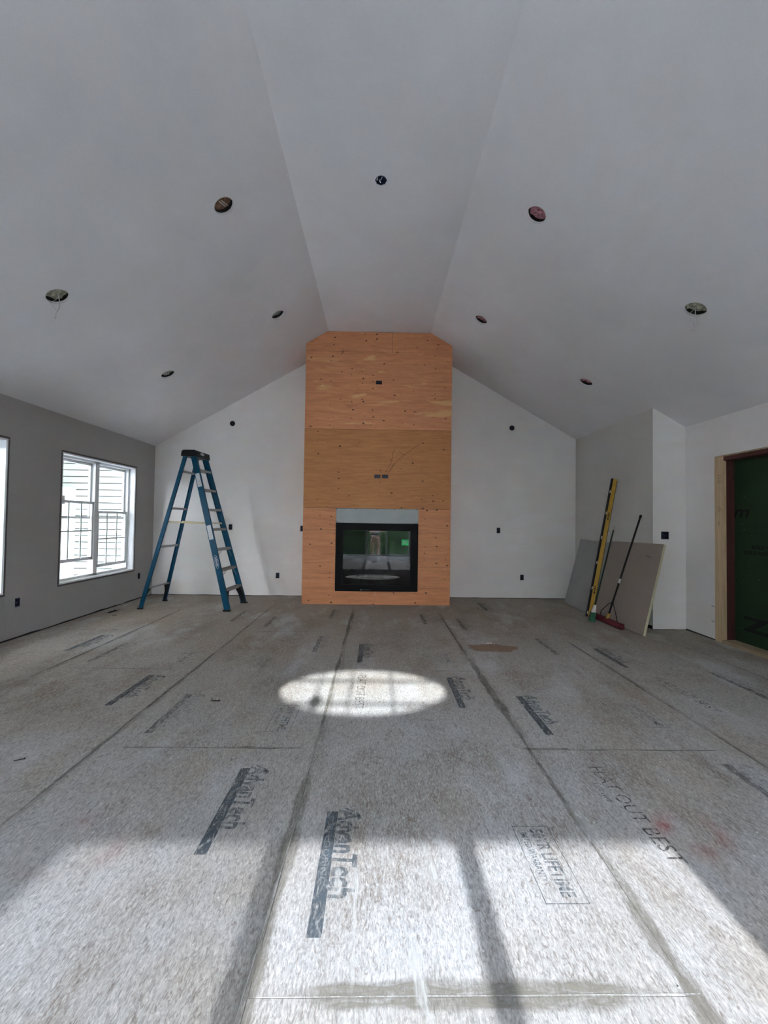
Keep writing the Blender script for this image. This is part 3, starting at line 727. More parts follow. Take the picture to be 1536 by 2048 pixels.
def ring(cx, cy, rx, ry, wd, mat, seed=0, lo=.2):
    bm = B(); lay = bm.loops.layers.color.new('fade'); n = 40; rows = []
    for i in range(n):
        t_ = 2*pi*i/n; g = 1+.12*noise.noise(V((cos(t_), sin(t_), seed)))
        rows.append([bm.verts.new((cx+(rx*g+wd*k)*cos(t_), cy+(ry*g+wd*k)*sin(t_), .0011)) for k in (-1, -.3, .3, 1)])
    for i in range(n):
        j = (i+1) % n; e = [max(lo, min(1, .55+.9*noise.noise(V((cos(2*pi*a/n)*1.2, sin(2*pi*a/n)*1.2, seed+5))))) for a in (i, j)]
        for k in range(3):
            f = bm.faces.new((rows[i][k], rows[j][k], rows[j][k+1], rows[i][k+1]))
            vals = ((e[0], k in (1, 2)), (e[1], k in (1, 2)), (e[1], k+1 in (1, 2)), (e[0], k+1 in (1, 2)))
            for lp, (q, on) in zip(f.loops, vals): v_ = q*on; lp[lay] = (v_, v_, v_, 1)
    o = obj('paint_ring', bm, mat, root_floor); return o
r_ = onZ(1385, 1665); ring(r_.x, r_.y, .115, .105, .05, M['spray'], 2)['label'] = 'ring of red marking paint'
r_ = onZ(150, 1690); ring(r_.x, r_.y, .17, .14, .05, M['spray_faint'], 4)['label'] = 'faint pink ring of marking paint'
r_ = onZ(1375, 1352); ring(r_.x, r_.y, .12, .10, .07, M['spray_faint'], 6)['label'] = 'faint pink paint smear'

# holes in the floor
def floorbox(p, w_, d_, lab):
    root = empty('floor_box', (p.x, p.y, -.05), label=lab, cat='floor box')
    bm = B(); x0, x1, y0, y1 = p.x-w_, p.x+w_, p.y-d_, p.y+d_
    for a, b in (((x0-.003, y0-.003, -.09), (x0, y1+.003, -.019)), ((x1, y0-.003, -.09), (x1+.003, y1+.003, -.019)), ((x0, y0-.003, -.09), (x1, y0, -.019)), ((x0, y1, -.09), (x1, y1+.003, -.019)), ((x0, y0, -.093), (x1, y1, -.09))): box(bm, a, b)
    obj('box_body', bm, M['black_plastic'], root)
    bm = tube(B(), [(p.x-w_*.6, p.y, -.08), (p.x, p.y+d_*.4, -.03), (p.x+w_*.5, p.y, -.06)], .004, 6); obj('wire', bm, M['cable'], root)
floorbox(b1, .036, .03, 'square cut-out with a black box in the floor left of the bright sun spot')
floorbox(V((b2.x-.005, b2.y, 0)), .035, .029, 'square cut-out in the floor inside the printed stamp right of the sun spot')
root = empty('floor_duct', ((vx0+vx1)/2, (vy0+vy1)/2, -.10), label='black rectangular heating duct hole in the floor by the left wall near the ladder', cat='duct')
bm = B()
for a, b in (((vx0-.004, vy0-.004, -.118), (vx0, vy1+.004, -.019)), ((vx1, vy0-.004, -.118), (vx1+.004, vy1+.004, -.019)), ((vx0, vy0-.004, -.118), (vx1, vy0, -.019)), ((vx0, vy1, -.118), (vx1, vy1+.004, -.019))): box(bm, a, b)
obj('duct_collar', bm, M['black'], root)
obj('duct_bottom', box(B(), (vx0, vy0, -.119), (vx1, vy1, -.116)), M['dark'], root)

# ------------------------------------------------------------ chimney breast of plywood
ch = empty('chimney_breast', (0, (YC+YB)/2, 0), label='tall plywood clad chimney breast rising to the ridge in the middle of the back wall', cat='chimney')
CX0, CX1 = -1.137, 1.131
def zc(x): return ZT+SL*(x-TL) if x < TL else (ZT-SR*(x-TR) if x > TR else ZT)
PT = .018
for xs, nm in ((CX0, 1), (CX1-.019, 2)):
    obj('plywood_panel', box(B(), (xs, YC+PT+.001, 0), (xs+.019, YB-.001, min(zc(xs), zc(xs+.019))-.006)), PLY1, ch)
g = .0022
def ply(pts, mat, holes=()):
    o = obj('plywood_panel', slab(pts, holes, (0, YC, 0), (1, 0, 0), (0, 0, 1), (0, 1, 0), PT), mat, ch); return o
Z1, Z2, Z3 = 1.475, 2.695, 3.905
zl, zr = zc(CX0)-.004, zc(CX1)-.004
xs = .198
ply([(CX0, Z3+g), (xs-g, Z3+g), (xs-g, ZT-.004), (TL-.012, ZT-.004), (CX0, zl)], PLY4)
ply([(xs+g, Z3+g), (CX1, Z3+g), (CX1, zr), (TR+.01, ZT-.004), (xs+g, ZT-.004)], PLY4)
bx = [onY(758, 765, YC), onY(755, 953, YC), onY(770, 953, YC)]
hb = [rect(b.x-.047, b.z-.029, b.x+.047, b.z+.029) for b in bx]
hb[1] = rect(bx[1].x-.05, bx[1].z-.029, bx[1].x+.045, bx[1].z+.029); hb[2] = rect(bx[2].x-.045, bx[2].z-.029, bx[2].x+.05, bx[2].z+.029)
prof = [(CX0+.02, 0.0), (-.62, 0), (-.62, 1.46), (.62, 1.46), (.62, 0), (CX1-.02, 0.0), (CX1-.02, zc(CX1-.02)-.004), (TR, ZT-.004), (TL, ZT-.004), (CX0+.02, zc(CX0+.02)-.004)]
obj('framing', slab(prof, [rect(h[0][0]-.003, h[0][1]-.003, h[2][0]+.003, h[2][1]+.003) for h in (hb[0], rect(hb[1][0][0], hb[1][0][1], hb[2][2][0], hb[2][2][1]))], (0, YC+PT+.002, 0), (1, 0, 0), (0, 0, 1), (0, 1, 0), YB-YC-PT-.004), M['dark'], ch)
ply(rect(CX0, Z2+g, CX1, Z3-g), PLY3, [hb[0]])
ply(rect(CX0, Z1+g, CX1, Z2-g), PLY2, hb[1:])
FX = .632
for a, b, zs in ((CX0, -FX-g, (0, .254, .633, 1.135, Z1)), (FX+g, CX1, (0, .262, .585, 1.105, Z1))):
    for i, (z0, z1) in enumerate(zip(zs, zs[1:])):
        if i == 0: continue
        ply(rect(a, z0+g*.5, b, z1-g), PLY4)
ply([(CX0, .004), (0-.02, .004), (0-.02, .206), (-FX-g, .206), (-FX-g, .252), (CX0, .252)], PLY4)
ply([(0-.018, .004), (CX1, .004), (CX1, .260), (FX+g, .260), (FX+g, .208), (0-.018, .208)], PLY4)
for b, dx, lab in ((bx[0], 0, 'single navy outlet box high in the plywood chimney'), (bx[1], -.0025, 'left of the pair of navy outlet boxes in the chimney plywood'), (bx[2], .0025, 'right of the pair of navy outlet boxes in the chimney plywood')):
    EB.append((V((b.x+dx, YC, b.z)), V((1, 0, 0)), V((0, 1, 0)), .09, .054, False, lab))
for e in EB: elbox(*e)
# pencil lines fanning out above the pair of boxes
bm = B()
for a, b in (((770, 945), (783, 925)), ((783, 925), (786, 905)), ((786, 905), (791, 898)), ((775, 945), (787, 929)), ((787, 929), (808, 910)), ((808, 910), (841, 887)), ((808, 910), (799, 903)), ((779, 944), (790, 926))):
    p, q = onY(*a, YC-.0008), onY(*b, YC-.0008); d = (q-p).normalized(); s = V((-d.z, 0, d.x)); beam(bm, p, q, s*.0022, V((0, .0005, 0)))
obj('pencil_line', bm, M['pencil'], ch)
# screws
bm = B()
for i in range(70):
    x = random.choice((CX0+.03, -.70, -.35, 0.02, .33, .70, CX1-.03))+random.uniform(-.006, .006); z = random.uniform(1.5, 3.88)
    tube(bm, [(x, YC-.0009, z), (x, YC+.001, z)], .0055, 6)
obj('screw_head', bm, M['can'], ch)['kind'] = 'stuff'

# fireplace insert
fp = empty('fireplace_insert', (0, YC, .21), label='black framed glass fireplace insert set low in the plywood chimney', cat='fireplace')
FZ0, FZ1 = .2085, 1.250
bm = slab(rect(-.626, FZ0, .627, FZ1), [rect(-.517, .308, .517, 1.135)], (0, YC-.022, 0), (1, 0, 0), (0, 0, 1), (0, 1, 0), .04)
bevel(obj('frame', bm, M['black'], fp), .004)
obj('glass', box(B(), (-.517, YC+.002, .308), (.517, YC+.006, 1.135)), M['fire_glass'], fp)
bm = B()
for a, b in (((-.60, YC+.02, .22), (.60, YC+.55, .25)), ((-.60, YC+.02, 1.20), (.60, YC+.55, 1.23)), ((-.61, YC+.02, .22), (-.58, YC+.55, 1.23)), ((.58, YC+.02, .22), (.61, YC+.55, 1.23)), ((-.6, YC+.52, .22), (.6, YC+.55, 1.23))): box(bm, a, b)
obj('firebox', bm, M['dark'], fp)
for i, (a, b, r__) in enumerate((((-.35, .30, .33), (.30, .26, .35), .05), ((-.30, .36, .40), (.10, .22, .46), .042), ((-.02, .24, .45), (.36, .36, .41), .045))):
    pts = [V((a[0]+(b[0]-a[0])*t_/6, YC+a[1]+(b[1]-a[1])*t_/6, a[2]+(b[2]-a[2])*t_/6+.006*sin(t_*2+i))) for t_ in range(7)]
    obj('log', tube(B(), pts, [r__*(1+.1*sin(k*2+i)) for k in range(7)], 10), M['log'], fp, smooth=True)
bm = B()
for k in range(9): box(bm, (-.40+k*.1, YC+.2, .25), (-.39+k*.1, YC+.4, .272))
box(bm, (-.45, YC+.24, .262), (.45, YC+.25, .275)); obj('grate', bm, M['black'], fp)
st = obj('sticker', box(B(), (.378, YC-.002, .915), (.486, YC+.0005, 1.004)), M['green_sticker'], fp)
st['label'] = 'bright green rectangular sticker on the glass'
bm = B()
for k, z in enumerate((.975, .960, .945)): box(bm, (.395, YC-.0028, z), (.470-.012*(k % 2), YC-.0021, z+.004))
obj('printed_lettering', bm, M['paper'], st)
bm = B(); tube(bm, [(-.232, YC-.0235, .232), (-.232, YC-.0215, .232)], .009, 10)
for k in range(4): box(bm, (-.205+k*.03, YC-.0235, .229), (-.188+k*.03, YC-.0215, .233))
obj('badge', bm, M['zinc'], fp)
bz = empty('metal_strip', (0, YC, 1.252), label='pale grey sheet strip screwed above the fireplace glass', cat='sheet strip')
obj('sheet', box(B(), (-.632, YC+.002, 1.2515), (.634, YC+.012, 1.472)), M['zinc'], bz)
for x in (-.62, -.33, -.01, .27, .61):
    for z in (1.462,) + ((1.27,) if abs(x) > .6 else ()):
        obj('screw_head', tube(B(), [(x, YC-.0005, z), (x, YC+.003, z)], .006, 8), M['black_plastic'], bz)

# ------------------------------------------------------------ right opening with green sheathing
dr = empty('door_2', (XE, (DY0+DY1)/2, 0), kind='structure')
obj('jamb_stud', box(B(), (XE-.003, 4.476, .0), (XE+.036, DY1-.002, 2.056)), M['stud'], dr)
obj('jamb_stud', box(B(), (XE-.003, DY0+.002, .0), (XE+.036, DY0+.10, 2.056)), M['stud'], dr)
bm = box(B(), (XE+.0365, 4.476, .035), (XE+.128, 4.512, 2.02)); s = obj('inner_jamb', bm, M['redstud'], dr); s['label'] = 'dark red stained inner jamb'
obj('inner_jamb', box(B(), (XE+.0365, DY0+.06, .035), (XE+.128, DY0+.10, 2.02)), M['redstud'], dr)
obj('header', box(B(), (XE-.003, DY0+.1005, 2.046), (XE+.036, 4.4755, 2.061)), M['stud_y'], dr)
obj('header', box(B(), (XE+.005, DY0+.1005, 2.0), (XE+.128, 4.4755, 2.0455)), M['redstud'], dr)
obj('threshold', box(B(), (XE-.02, DY0+.1005, .0005), (XE+.128, 4.4755, .036)), M['stud_y'], dr)
zp = obj('sheathing_panel', box(B(), (XE+.129, DY0-.05, .0), (XE+.141, DY1+.1, 2.2)), M['zip'], dr); zp['label'] = 'green sheathing board with black printing'
WX = XE+.129
TW = Matrix(((0, 0, -1, 0), (-1, 0, 0, 0), (0, 1, 0, 0), (0, 0, 0, 1)))
def wtext(s, size, y, z, off=0, shear=0, wd=None, right=False):
    tb = textbm(s, size, off, shear)
    w_ = width(tb)
    if wd: bmesh.ops.scale(tb, vec=(wd/w_, 1, 1), verts=tb.verts); w_ = wd
    yy = y + (w_ if right else 0)
    tb.transform(Matrix.Translation((WX-.0015, yy, z)) @ TW)
    return obj('printed_lettering', tb, M['ink_wall'], zp)
wtext('System', .185, 4.295, 1.375, .004, .3, .74, right=True)
wtext('o', .035, 4.292, 1.495, .002)
wtext('System', .185, 4.08, 1.386, .003, .3, .62)
wtext('ZIP', .21, 4.37, .175, .008, 0, .62)
for z, y in ((1.285, 4.56), (1.205, 4.56)):
    bm = B()
    for k in range(26): box(bm, (WX-.002, y-.012-k*.06-.035, z), (WX-.001, y-.012-k*.06, z+.004))
    obj('printed_dashes', bm, M['ink_wall'], zp)
for z, y in ((1.045, 4.27), (.985, 4.36)):
    wtext('BUILD ROOF AND WALL SHEATHING GRADE', .05, y, z, .003, 0, 1.1)
bm = B()   # handwriting on the jamb
for z in (1.84, 1.81, 1.78): 
    for a, b in (((0, 0), (.02, .015)), ((.02, .015), (.03, 0)), ((.035, .0), (.05, .012))):
        beam(bm, (XE-.0036, 4.55-a[0], z+a[1]), (XE-.0036, 4.55-b[0], z+b[1]), (0, 0, .0012), (.0005, 0, 0))
for a, b in (((4.555, 1.765), (4.48, 1.768)), ((4.55, 1.46), (4.53, 1.50)), ((4.53, 1.50), (4.52, 1.44)), ((4.515, 1.50), (4.49, 1.43)), ((4.55, 1.43), (4.50, 1.47))):
    beam(bm, (XE-.0036, a[0], a[1]), (XE-.0036, b[0], b[1]), (0, 0, .0013), (.0005, 0, 0))
obj('marker_writing', bm, M['pencil'], dr)
for z in (.37, .2):
    bm = beam(B(), (XE-.001, DY1+.004, z), (XE-.025, DY1+.02, z+.012), (0, .002, 0), (0, 0, .002)); obj('nail', bm, M['black'], dr)

# ------------------------------------------------------------ stepladder
fr = [onZ(282, 1218), onZ(327, 1202), onZ(457, 1223), onZ(487, 1206)]
cm = (fr[0]+fr[1]+fr[2]+fr[3])/4; ax = ((fr[2]+fr[3])-(fr[0]+fr[1])); ang = math.atan2(ax.y, ax.x)
ld = empty('stepladder', (cm.x, cm.y, 0), ang, 'tall blue fibreglass stepladder with black top cap standing open by the left window', 'ladder')
HB, HT, TOPZ = .298, .175, 2.225
XF, XRr = .63, -.63; XTF, XTR = .015, -.095
def rail(x0, x1, sy, depth, zt, flange=.026):
    """C-channel rail, web outward"""
    p = V((x0, sy*HB, .0)); q = V((x1, sy*HT, zt)); d = (q-p).normalized()
    side = V((0, sy, 0)); side = (side-d*side.dot(d)).normalized(); dep = d.cross(side).normalized()
    bm = B(); p = p+d*.02
    beam(bm, p, q, dep*depth/2, side*.0025)
    for k in (-1, 1): beam(bm, p-side*flange/2+dep*k*depth/2, q-side*flange/2+dep*k*depth/2, dep*.0025, side*flange/2)
    return bm, p, q, d, side, dep
frails = {}
for s in (-1, 1):
    bm, p, q, d, side, dep = rail(XF, XTF, s, .078, TOPZ); R = obj('front_rail', bm, M['blue'], ld, world=False); frails[s] = (R, p, q, d, side, dep)
    bm, p2, q2, d2, side2, dep2 = rail(XRr, XTR, s, .048, TOPZ-.02, .022); R2 = obj('rear_rail', bm, M['blue'], ld, world=False)
    for (pp, dd, dp, sd, w2, RR) in ((p, d, dep, side, .05, R), (p2, d2, dep2, side2, .032, R2)):
        bm = B(); b0 = V((pp.x, pp.y, 0)); box(bm, (b0.x-w2, b0.y-.022, .0005), (b0.x+w2, b0.y+.022, .022)); obj('foot', bm, M['black_plastic'], ld, world=False)
def at_f(z, s, x0=XF, x1=XTF): t_ = z/TOPZ; return V((x0+(x1-x0)*t_, s*(HB+(HT-HB)*t_), z))
step_z = [.285*k for k in range(1, 8)]
for k, z in enumerate(step_z):
    a, b = at_f(z, -1), at_f(z, 1); a.y += .004; b.y -= .004
    bm = B(); beam(bm, a, b, (.042, 0, 0), (0, 0, .003))
    for e in (-.04, .04): beam(bm, a+V((e, 0, -.015)), b+V((e, 0, -.015)), (.002, 0, 0), (0, 0, .015))
    for e in range(-3, 4): beam(bm, a+V((e*.011, 0, .004)), b+V((e*.011, 0, .004)), (.0015, 0, 0), (0, 0, .0012))
    obj('step', bm, M['alu'], ld, world=False)
    if k in (1, 2):
        for s in (-1, 1):
            bm = B(); c = at_f(z-.13, s); c.y -= s*.006; tube(bm, [c, V((c.x*.9+.06, s*.10, z-.02))], .004, 6); obj('step_brace', bm, M['alu'], ld, world=False)
for z in (step_z[0], step_z[2]*1.02, step_z[4], step_z[6]-.03):
    a, b = at_f(z, -1, XRr, XTR), at_f(z, 1, XRr, XTR); bm = B(); beam(bm, a, b, (.016, 0, 0), (0, 0, .015 if z > .3 else .008)); obj('rear_brace', bm, M['alu'], ld, world=False)
def gusset(x0, x1, s, zt, wdt, name, inn):
    bm = B(); n = 6; rows = []
    for i in range(n+1):
        t_ = i/n; z = .02+(zt-.02)*t_; c = at_f(z, s, x0, x1); wi = .012+inn*t_**2.2
        rows.append([bm.verts.new((c.x+dx, c.y-s*k, z)) for dx in (-wdt, wdt) for k in (.003, .003+wi)])
    for A, Bq in zip(rows, rows[1:]):
        for i0, i1 in ((0, 1), (1, 3), (3, 2), (2, 0)): bm.faces.new((A[i0], A[i1], Bq[i1], Bq[i0]))
    bm.faces.new([rows[0][i] for i in (0, 1, 3, 2)]); bm.faces.new([rows[-1][i] for i in (0, 2, 3, 1)])
    obj(name, bm, M['black_plastic'], ld, world=False)
for s in (-1, 1):
    gusset(XF, XTF, s, .268, .038, 'boot', .10); gusset(XRr, XTR, s, .275, .018, 'boot', .08)
for s in (-1, 1):      # folding spreaders
    a, b = at_f(1.235, s, XRr, XTR), at_f(1.215, s); a.y -= s*.03; b.y -= s*.03
    bm = B(); m_ = (a+b)/2+V((0, 0, -.004)); beam(bm, a, m_+V((.02, 0, 0)), (0, 0, .011), (0, .0022, 0)); beam(bm, m_-V((.02, -s*.005, 0)), b, (0, 0, .011), (0, .0022, 0))
    tube(bm, [m_-V((0, .008, 0)), m_+V((0, .008, 0))], .008, 10); obj('spreader', bm, M['brass'], ld, world=False)
bm = B()     # top cap: tapered tray
zt0, zt1 = TOPZ-.045, TOPZ+.045
prof = [(-.15, zt0), (.085, zt0-.01), (.075, zt1-.012), (.045, zt1), (-.12, zt1), (-.14, zt1-.02)]
L0 = [bm.verts.new((x, -.205, z)) for x, z in prof]; L1 = [bm.verts.new((x, .205, z)) for x, z in prof]
bm.faces.new(L0[::-1]); bm.faces.new(L1)
for k in range(6): bm.faces.new((L0[k], L0[(k+1) % 6], L1[(k+1) % 6], L1[k]))
cap = bevel(obj('top_cap', bm, M['black_plastic'], ld, world=False), .008, 3)
bm = B(); tube(bm, [(.0895, -.04, TOPZ+.0), (.0865, -.04, TOPZ+.0)], .022, 16); bmesh.ops.scale(bm, vec=(1, 2.6, .9), verts=bm.verts, space=Matrix.Translation((-.0895, .04, -TOPZ)))
obj('logo', bm, M['zinc'], ld, world=False)
for y in (-.1, -.03, .04, .11): obj('tool_hole', tube(B(), [(-.03, y, zt1-.001), (-.03, y, zt1+.0015)], .012, 12), M['dark'], ld, world=False)
R, p, q, d, side, dep = frails[-1]
def on_rail(z0, z1, w_, name, mat, lift=.0032):
    t0, t1 = z0/TOPZ, z1/TOPZ; a, b = V((XF, -HB, 0)).lerp(V((XTF, -HT, TOPZ)), t0), V((XF, -HB, 0)).lerp(V((XTF, -HT, TOPZ)), t1)
    bm = B(); beam(bm, a+side*lift, b+side*lift, dep*w_, side*.0004); return obj(name, bm, mat, ld, world=False)
on_rail(1.74, 1.93, .030, 'warning_label', M['paper']); on_rail(.99, 1.19, .030, 'warning_label', M['paper'])
bm = B()
for i in range(9):
    z = 1.76+i*.017 if i < 5 else 1.02+(i-5)*.035
    t_ = z/TOPZ; a = V((XF, -HB, 0)).lerp(V((XTF, -HT, TOPZ)), t_)+side*.004; beam(bm, a-dep*.02, a+dep*(.02-.006*(i % 3)), d*.0025, side*.0003)
obj('printed_lettering', bm, M['zinc'], ld, world=False)['kind'] = 'stuff'
t_ = .68/TOPZ; c0 = V((XF, -HB, 0)).lerp(V((XTF, -HT, TOPZ)), t_)+side*.0034
bm = B(); lp = [c0+d*(.095*cos(a))+dep*(.028*sin(a)) for a in [2*pi*i/32 for i in range(33)]]
tube(bm, lp, .0018, 5, False)
tb = textbm('WERNER', .042, .0006); tb_w = width(tb); bmesh.ops.scale(tb, vec=(.14/tb_w, 1, 1), verts=tb.verts)
sdir = -d; udir = side.cross(sdir)
mt = Matrix((sdir, udir, side)).transposed().to_4x4(); mt.translation = c0-sdir*.07-udir*.014
addbm(bm, tb, mt); obj('oval_logo', bm, M['paper'], ld, world=False)

# ------------------------------------------------------------ things leaning on the right wall
def lean_panel(x0, x1top, y0, y1, h, th):
    tilt = math.atan2(x1top-x0, h); u = V((sin(tilt), 0, cos(tilt))); n = V((cos(tilt), 0, -sin(tilt)))
    return u, n
hgt = 1.10
# grey sheet
A0 = V((3.042, 5.79, .0)); u_ = V((XR-.004-.012-3.042, 0, 1.045)).normalized(); n_ = V((u_.z, 0, -u_.x))
root = empty('drywall_offcut', (3.1, 6.25, 0), label='light grey thin board leaning on the right wall, the farther of two', cat='board')
bm = B(); ln = 1.10
c = [A0+V((0, .86, 0)), A0+V((0, 0, 0))]
vs = []
O_ = V((3.042, 0, .001+.012*u_.x))
slabp = [(5.82, 0), (6.655, 0), (6.79, ln*.985), (5.86, ln*.965)]
obj('board_face', slab(slabp, [], O_, (0, 1, 0), u_, n_, .012), M['drywall_grey'], root)
root = empty('foam_backed_panel', (3.15, 5.26, 0), label='thick brownish board with pale yellow foam edge leaning on the right wall', cat='board')
O_ = V((3.058, 0, .001+.034*u_.x)); u2 = V((XR-.006-.034-3.058+.0, 0, 1.03)).normalized(); n2 = V((u2.z, 0, -u2.x))
pg = [(4.705, 0), (5.815, 0), (5.85, 1.075), (4.785, 1.088)]
obj('face_sheet', slab(pg, [], O_, (0, 1, 0), u2, n2, .004), M['drywall_brown'], root)
O3 = O_+n2*.0045
obj('foam_core', slab(pg, [], O3, (0, 1, 0), u2, n2, .028), M['foam'], root)
bm = B(); a = O_+u2*.93+V((0, 5.03, 0)); beam(bm, a-n2*.001, a+V((0, -.09, .0))-u2*.02-n2*.001, u2*.003, n2*.0005); obj('pencil_mark', bm, M['pencil'], root)
# long level
lb0 = V((2.868, 5.56, .006)); lb1 = onX(1228, 958, XR-.035); dl = (lb1-lb0).normalized()
view = (((lb0+lb1)/2)-EYE).normalized(); wv = dl.cross(view).normalized(); tv = wv.cross(dl).normalized()
if wv.x < 0: wv = -wv
wv2 = (wv*.93+tv*.35).normalized(); tv2 = dl.cross(wv2).normalized()
if tv2.dot(view) < 0: tv2 = -tv2
root = empty('spirit_level', lb0, label='tall yellow spirit level with a black edge leaning on the right wall', cat='level')
lb0 = lb0+dl*.02
obj('level_body', beam(B(), lb0+wv2*.014, lb1+wv2*.014, wv2*.026, tv2*.012), M['yellow'], root)
obj('edge_rail', beam(B(), lb0-wv2*.0245, lb1-wv2*.0245, wv2*.012, tv2*.0125), M['black_plastic'], root)['label'] = 'black edge strip'
obj('edge_rail', beam(B(), lb0+wv2*.0435, lb1+wv2*.0435, wv2*.003, tv2*.0125), M['black_plastic'], root)
for k in (.03, .2, .38, .56, .74, .9):
    c = lb0.lerp(lb1, k)-wv2*.0245-tv2*.013; obj('vial', beam(B(), c-dl*.02, c+dl*.02, wv2*.006, tv2*.0012), M['cable'], root)
for k in (.17, .70):
    for j in range(4):
        c = lb0.lerp(lb1, k)+dl*j*.028+wv2*.012-tv2*.0125
        obj('printed_mark', beam(B(), c-dl*.009, c+dl*.009, wv2*(.012-.004*(j % 2)), tv2*.0006), M['pencil'], root)
# green broom
gb = V((2.855, 5.455, .0)); gt = onX(1229, 1052, XR-.018); dg_ = (gt-gb).normalized()
root = empty('small_broom', gb, label='green broom with white ferrule and dark green handle leaning beside the level', cat='broom')
bm = tube(B(), [gb+dg_*.20, gb+dg_*.7, gt-dg_*.06], .010, 10); obj('handle', bm, M['green_dark'], root, smooth=True)
bm = tube(B(), [gt-dg_*.07, gt-dg_*.02, gt], [.011, .012, .006], 10); obj('handle_tip', bm, M['cable'], root, smooth=True)
sd = V((.35, .94, 0)).normalized(); td = V((-sd.y, sd.x, 0))
def taper(a, b, w0, w1, t0, t1):
    bm = B(); A = [bm.verts.new(a+sd*i*w0+td*j*t0) for i, j in ((-1, -1), (1, -1), (1, 1), (-1, 1))]; Bq = [bm.verts.new(b+sd*i*w1+td*j*t1) for i, j in ((-1, -1), (1, -1), (1, 1), (-1, 1))]
    bm.faces.new(A[::-1]); bm.faces.new(Bq)
    for k in range(4): bm.faces.new((A[k], A[(k+1) % 4], Bq[(k+1) % 4], Bq[k]))
    return bm
obj('bristles', taper(gb+V((0, 0, .001)), gb+dg_*.125, .075, .05, .032, .028), M['green'], root)
obj('ferrule', taper(gb+dg_*.126, gb+dg_*.225, .045, .014, .026, .013), M['dust'], root)['label'] = 'white tapered ferrule'
# push broom
ph0, ph1 = V((2.975, 5.60, .036)), V((2.985, 4.965, .036))
root = empty('push_broom', (2.98, 5.28, 0), label='push broom with dark red bristle head and long black handle leaning on the brown board', cat='broom')
n = 26; pts = [ph0.lerp(ph1, i/n) for i in range(n+1)]
obj('bristle_roll', tube(B(), pts, [.024+.008*min(1, i, n-i)+.0022*noise.noise(V((i*1.7, 0, 0))) for i in range(n+1)], 14), M['red'], root, smooth=True)
obj('head_block', beam(B(), ph0+V((0, 0, .032)), ph1+V((0, 0, .032)), V((.018, 0, 0)), V((0, 0, .008))), M['red'], root)
hb0 = V((2.982, 5.29, .078)); ht = onX(1282, 1030, XR-.017); dh = (ht-hb0).normalized()
obj('handle', tube(B(), [hb0+dh*.06, hb0+dh*.6, ht-dh*.04], .0115, 12), M['black_plastic'], root, smooth=True)
obj('handle_grip', tube(B(), [ht-dh*.045, ht-dh*.03, ht-dh*.004, ht], [.0115, .016, .015, .008], 12), M['black_plastic'], root, smooth=True)
obj('ferrule', tube(B(), [hb0-dh*.02, hb0+dh*.06], .018, 12), M['yellow'], root)['label'] = 'yellow socket'
obj('paper_label', tube(B(), [hb0+dh*.47, hb0+dh*.53], .0125, 12), M['paper'], root)
k0 = hb0+dh*.20
for s, e in ((1, V((2.980, 5.46, .078))), (-1, V((2.984, 5.08, .078)))):
    obj('brace_wire', tube(B(), [k0-V((.012, 0, 0)), k0+V((-.014, s*.05, -.012)), e+V((0, -s*.02, .06)), e], .0042, 8), M['black'], root, smooth=True)
obj('brace_collar', tube(B(), [k0-dh*.012, k0+dh*.012], .0155, 12), M['black'], root)

# ------------------------------------------------------------ debris
pc = onZ(985, 1296); root = empty('sawdust_pile', (pc.x, pc.y, .0), label='low pile of reddish brown sawdust on the floor right of the chimney', cat='sawdust')
bm = B(); nr, na = 9, 36; rg = [[bm.verts.new((pc.x, pc.y, .022))]]
for i in range(1, nr+1):
    t_ = i/nr; row = []
    for j in range(na):
        a = 2*pi*j/na; rr = 1+.45*noise.noise(V((cos(a)*2, sin(a)*2, 3)))
        x, y = pc.x+.25*rr*t_*cos(a), pc.y+.125*rr*t_*sin(a)
        row.append(bm.verts.new((x, y, max(.0012, .022*(1-t_**1.5)+.008*noise.noise(V((x*25, y*25, 1)))*(1-t_)+.0012))))
    rg.append(row)
for i in range(nr):
    for j in range(na):
        if i == 0: bm.faces.new((rg[0][0], rg[1][j], rg[1][(j+1) % na]))
        else: bm.faces.new((rg[i][j], rg[i+1][j], rg[i+1][(j+1) % na], rg[i][(j+1) % na]))
m, t, b = new_mat('sawdust'); t.links.new(ramp(t, noi(t, pos(t), 30, 5, .8), (.3, (.17, .115, .075)), (.7, (.30, .205, .14))), b.inputs['Base Color']); b.inputs['Roughness'].default_value = .95
bump(t, b, noi(t, pos(t), 200, 3), .8, .004)
obj('heap', bm, m, root, smooth=True)
def crumb(x, y, r, z=0.002):
    bm = B(); bmesh.ops.create_icosphere(bm, subdivisions=1, radius=r)
    for v_ in bm.verts: v_.co *= 1+.35*noise.noise(v_.co*90+V((x*9, y*7, 0))); v_.co.z *= .55
    bmesh.ops.translate(bm, verts=bm.verts, vec=(x, y, z+r*.5)); return bm
q_ = onZ(976, 1289)
for k, (dx, dy, r) in enumerate(((0, 0, .016), (.03, .01, .012), (-.02, -.01, .009), (.06, -.02, .008), (.16, -.1, .008))):
    obj('plaster_crumb', crumb(q_.x+dx, q_.y+dy, r, .006), M['dust'], root)
for i, (a, b, lab) in enumerate(((38, 1521, 'dark screw lying on the floor at the far left of the picture'), (228, 1231, 'dark wood sliver lying on the floor just in front of the duct hole'))):
    p = onZ(a, b); bm = B(); L_ = .045; aa = .5
    dv = V((cos(aa), sin(aa), 0)); tube(bm, [p-dv*L_/2+V((0, 0, .004)), p+dv*L_/2+V((0, 0, .004))], [.002, .003], 8); tube(bm, [p+dv*L_/2+V((0, 0, .0055)), p+dv*(L_/2+.003)+V((0, 0, .0055))], .005, 8)
    tag(obj('floor_screw' if i == 0 else 'wood_sliver', bm, M['black']), lab, 'screw' if i == 0 else 'wood sliver')
bm = B()
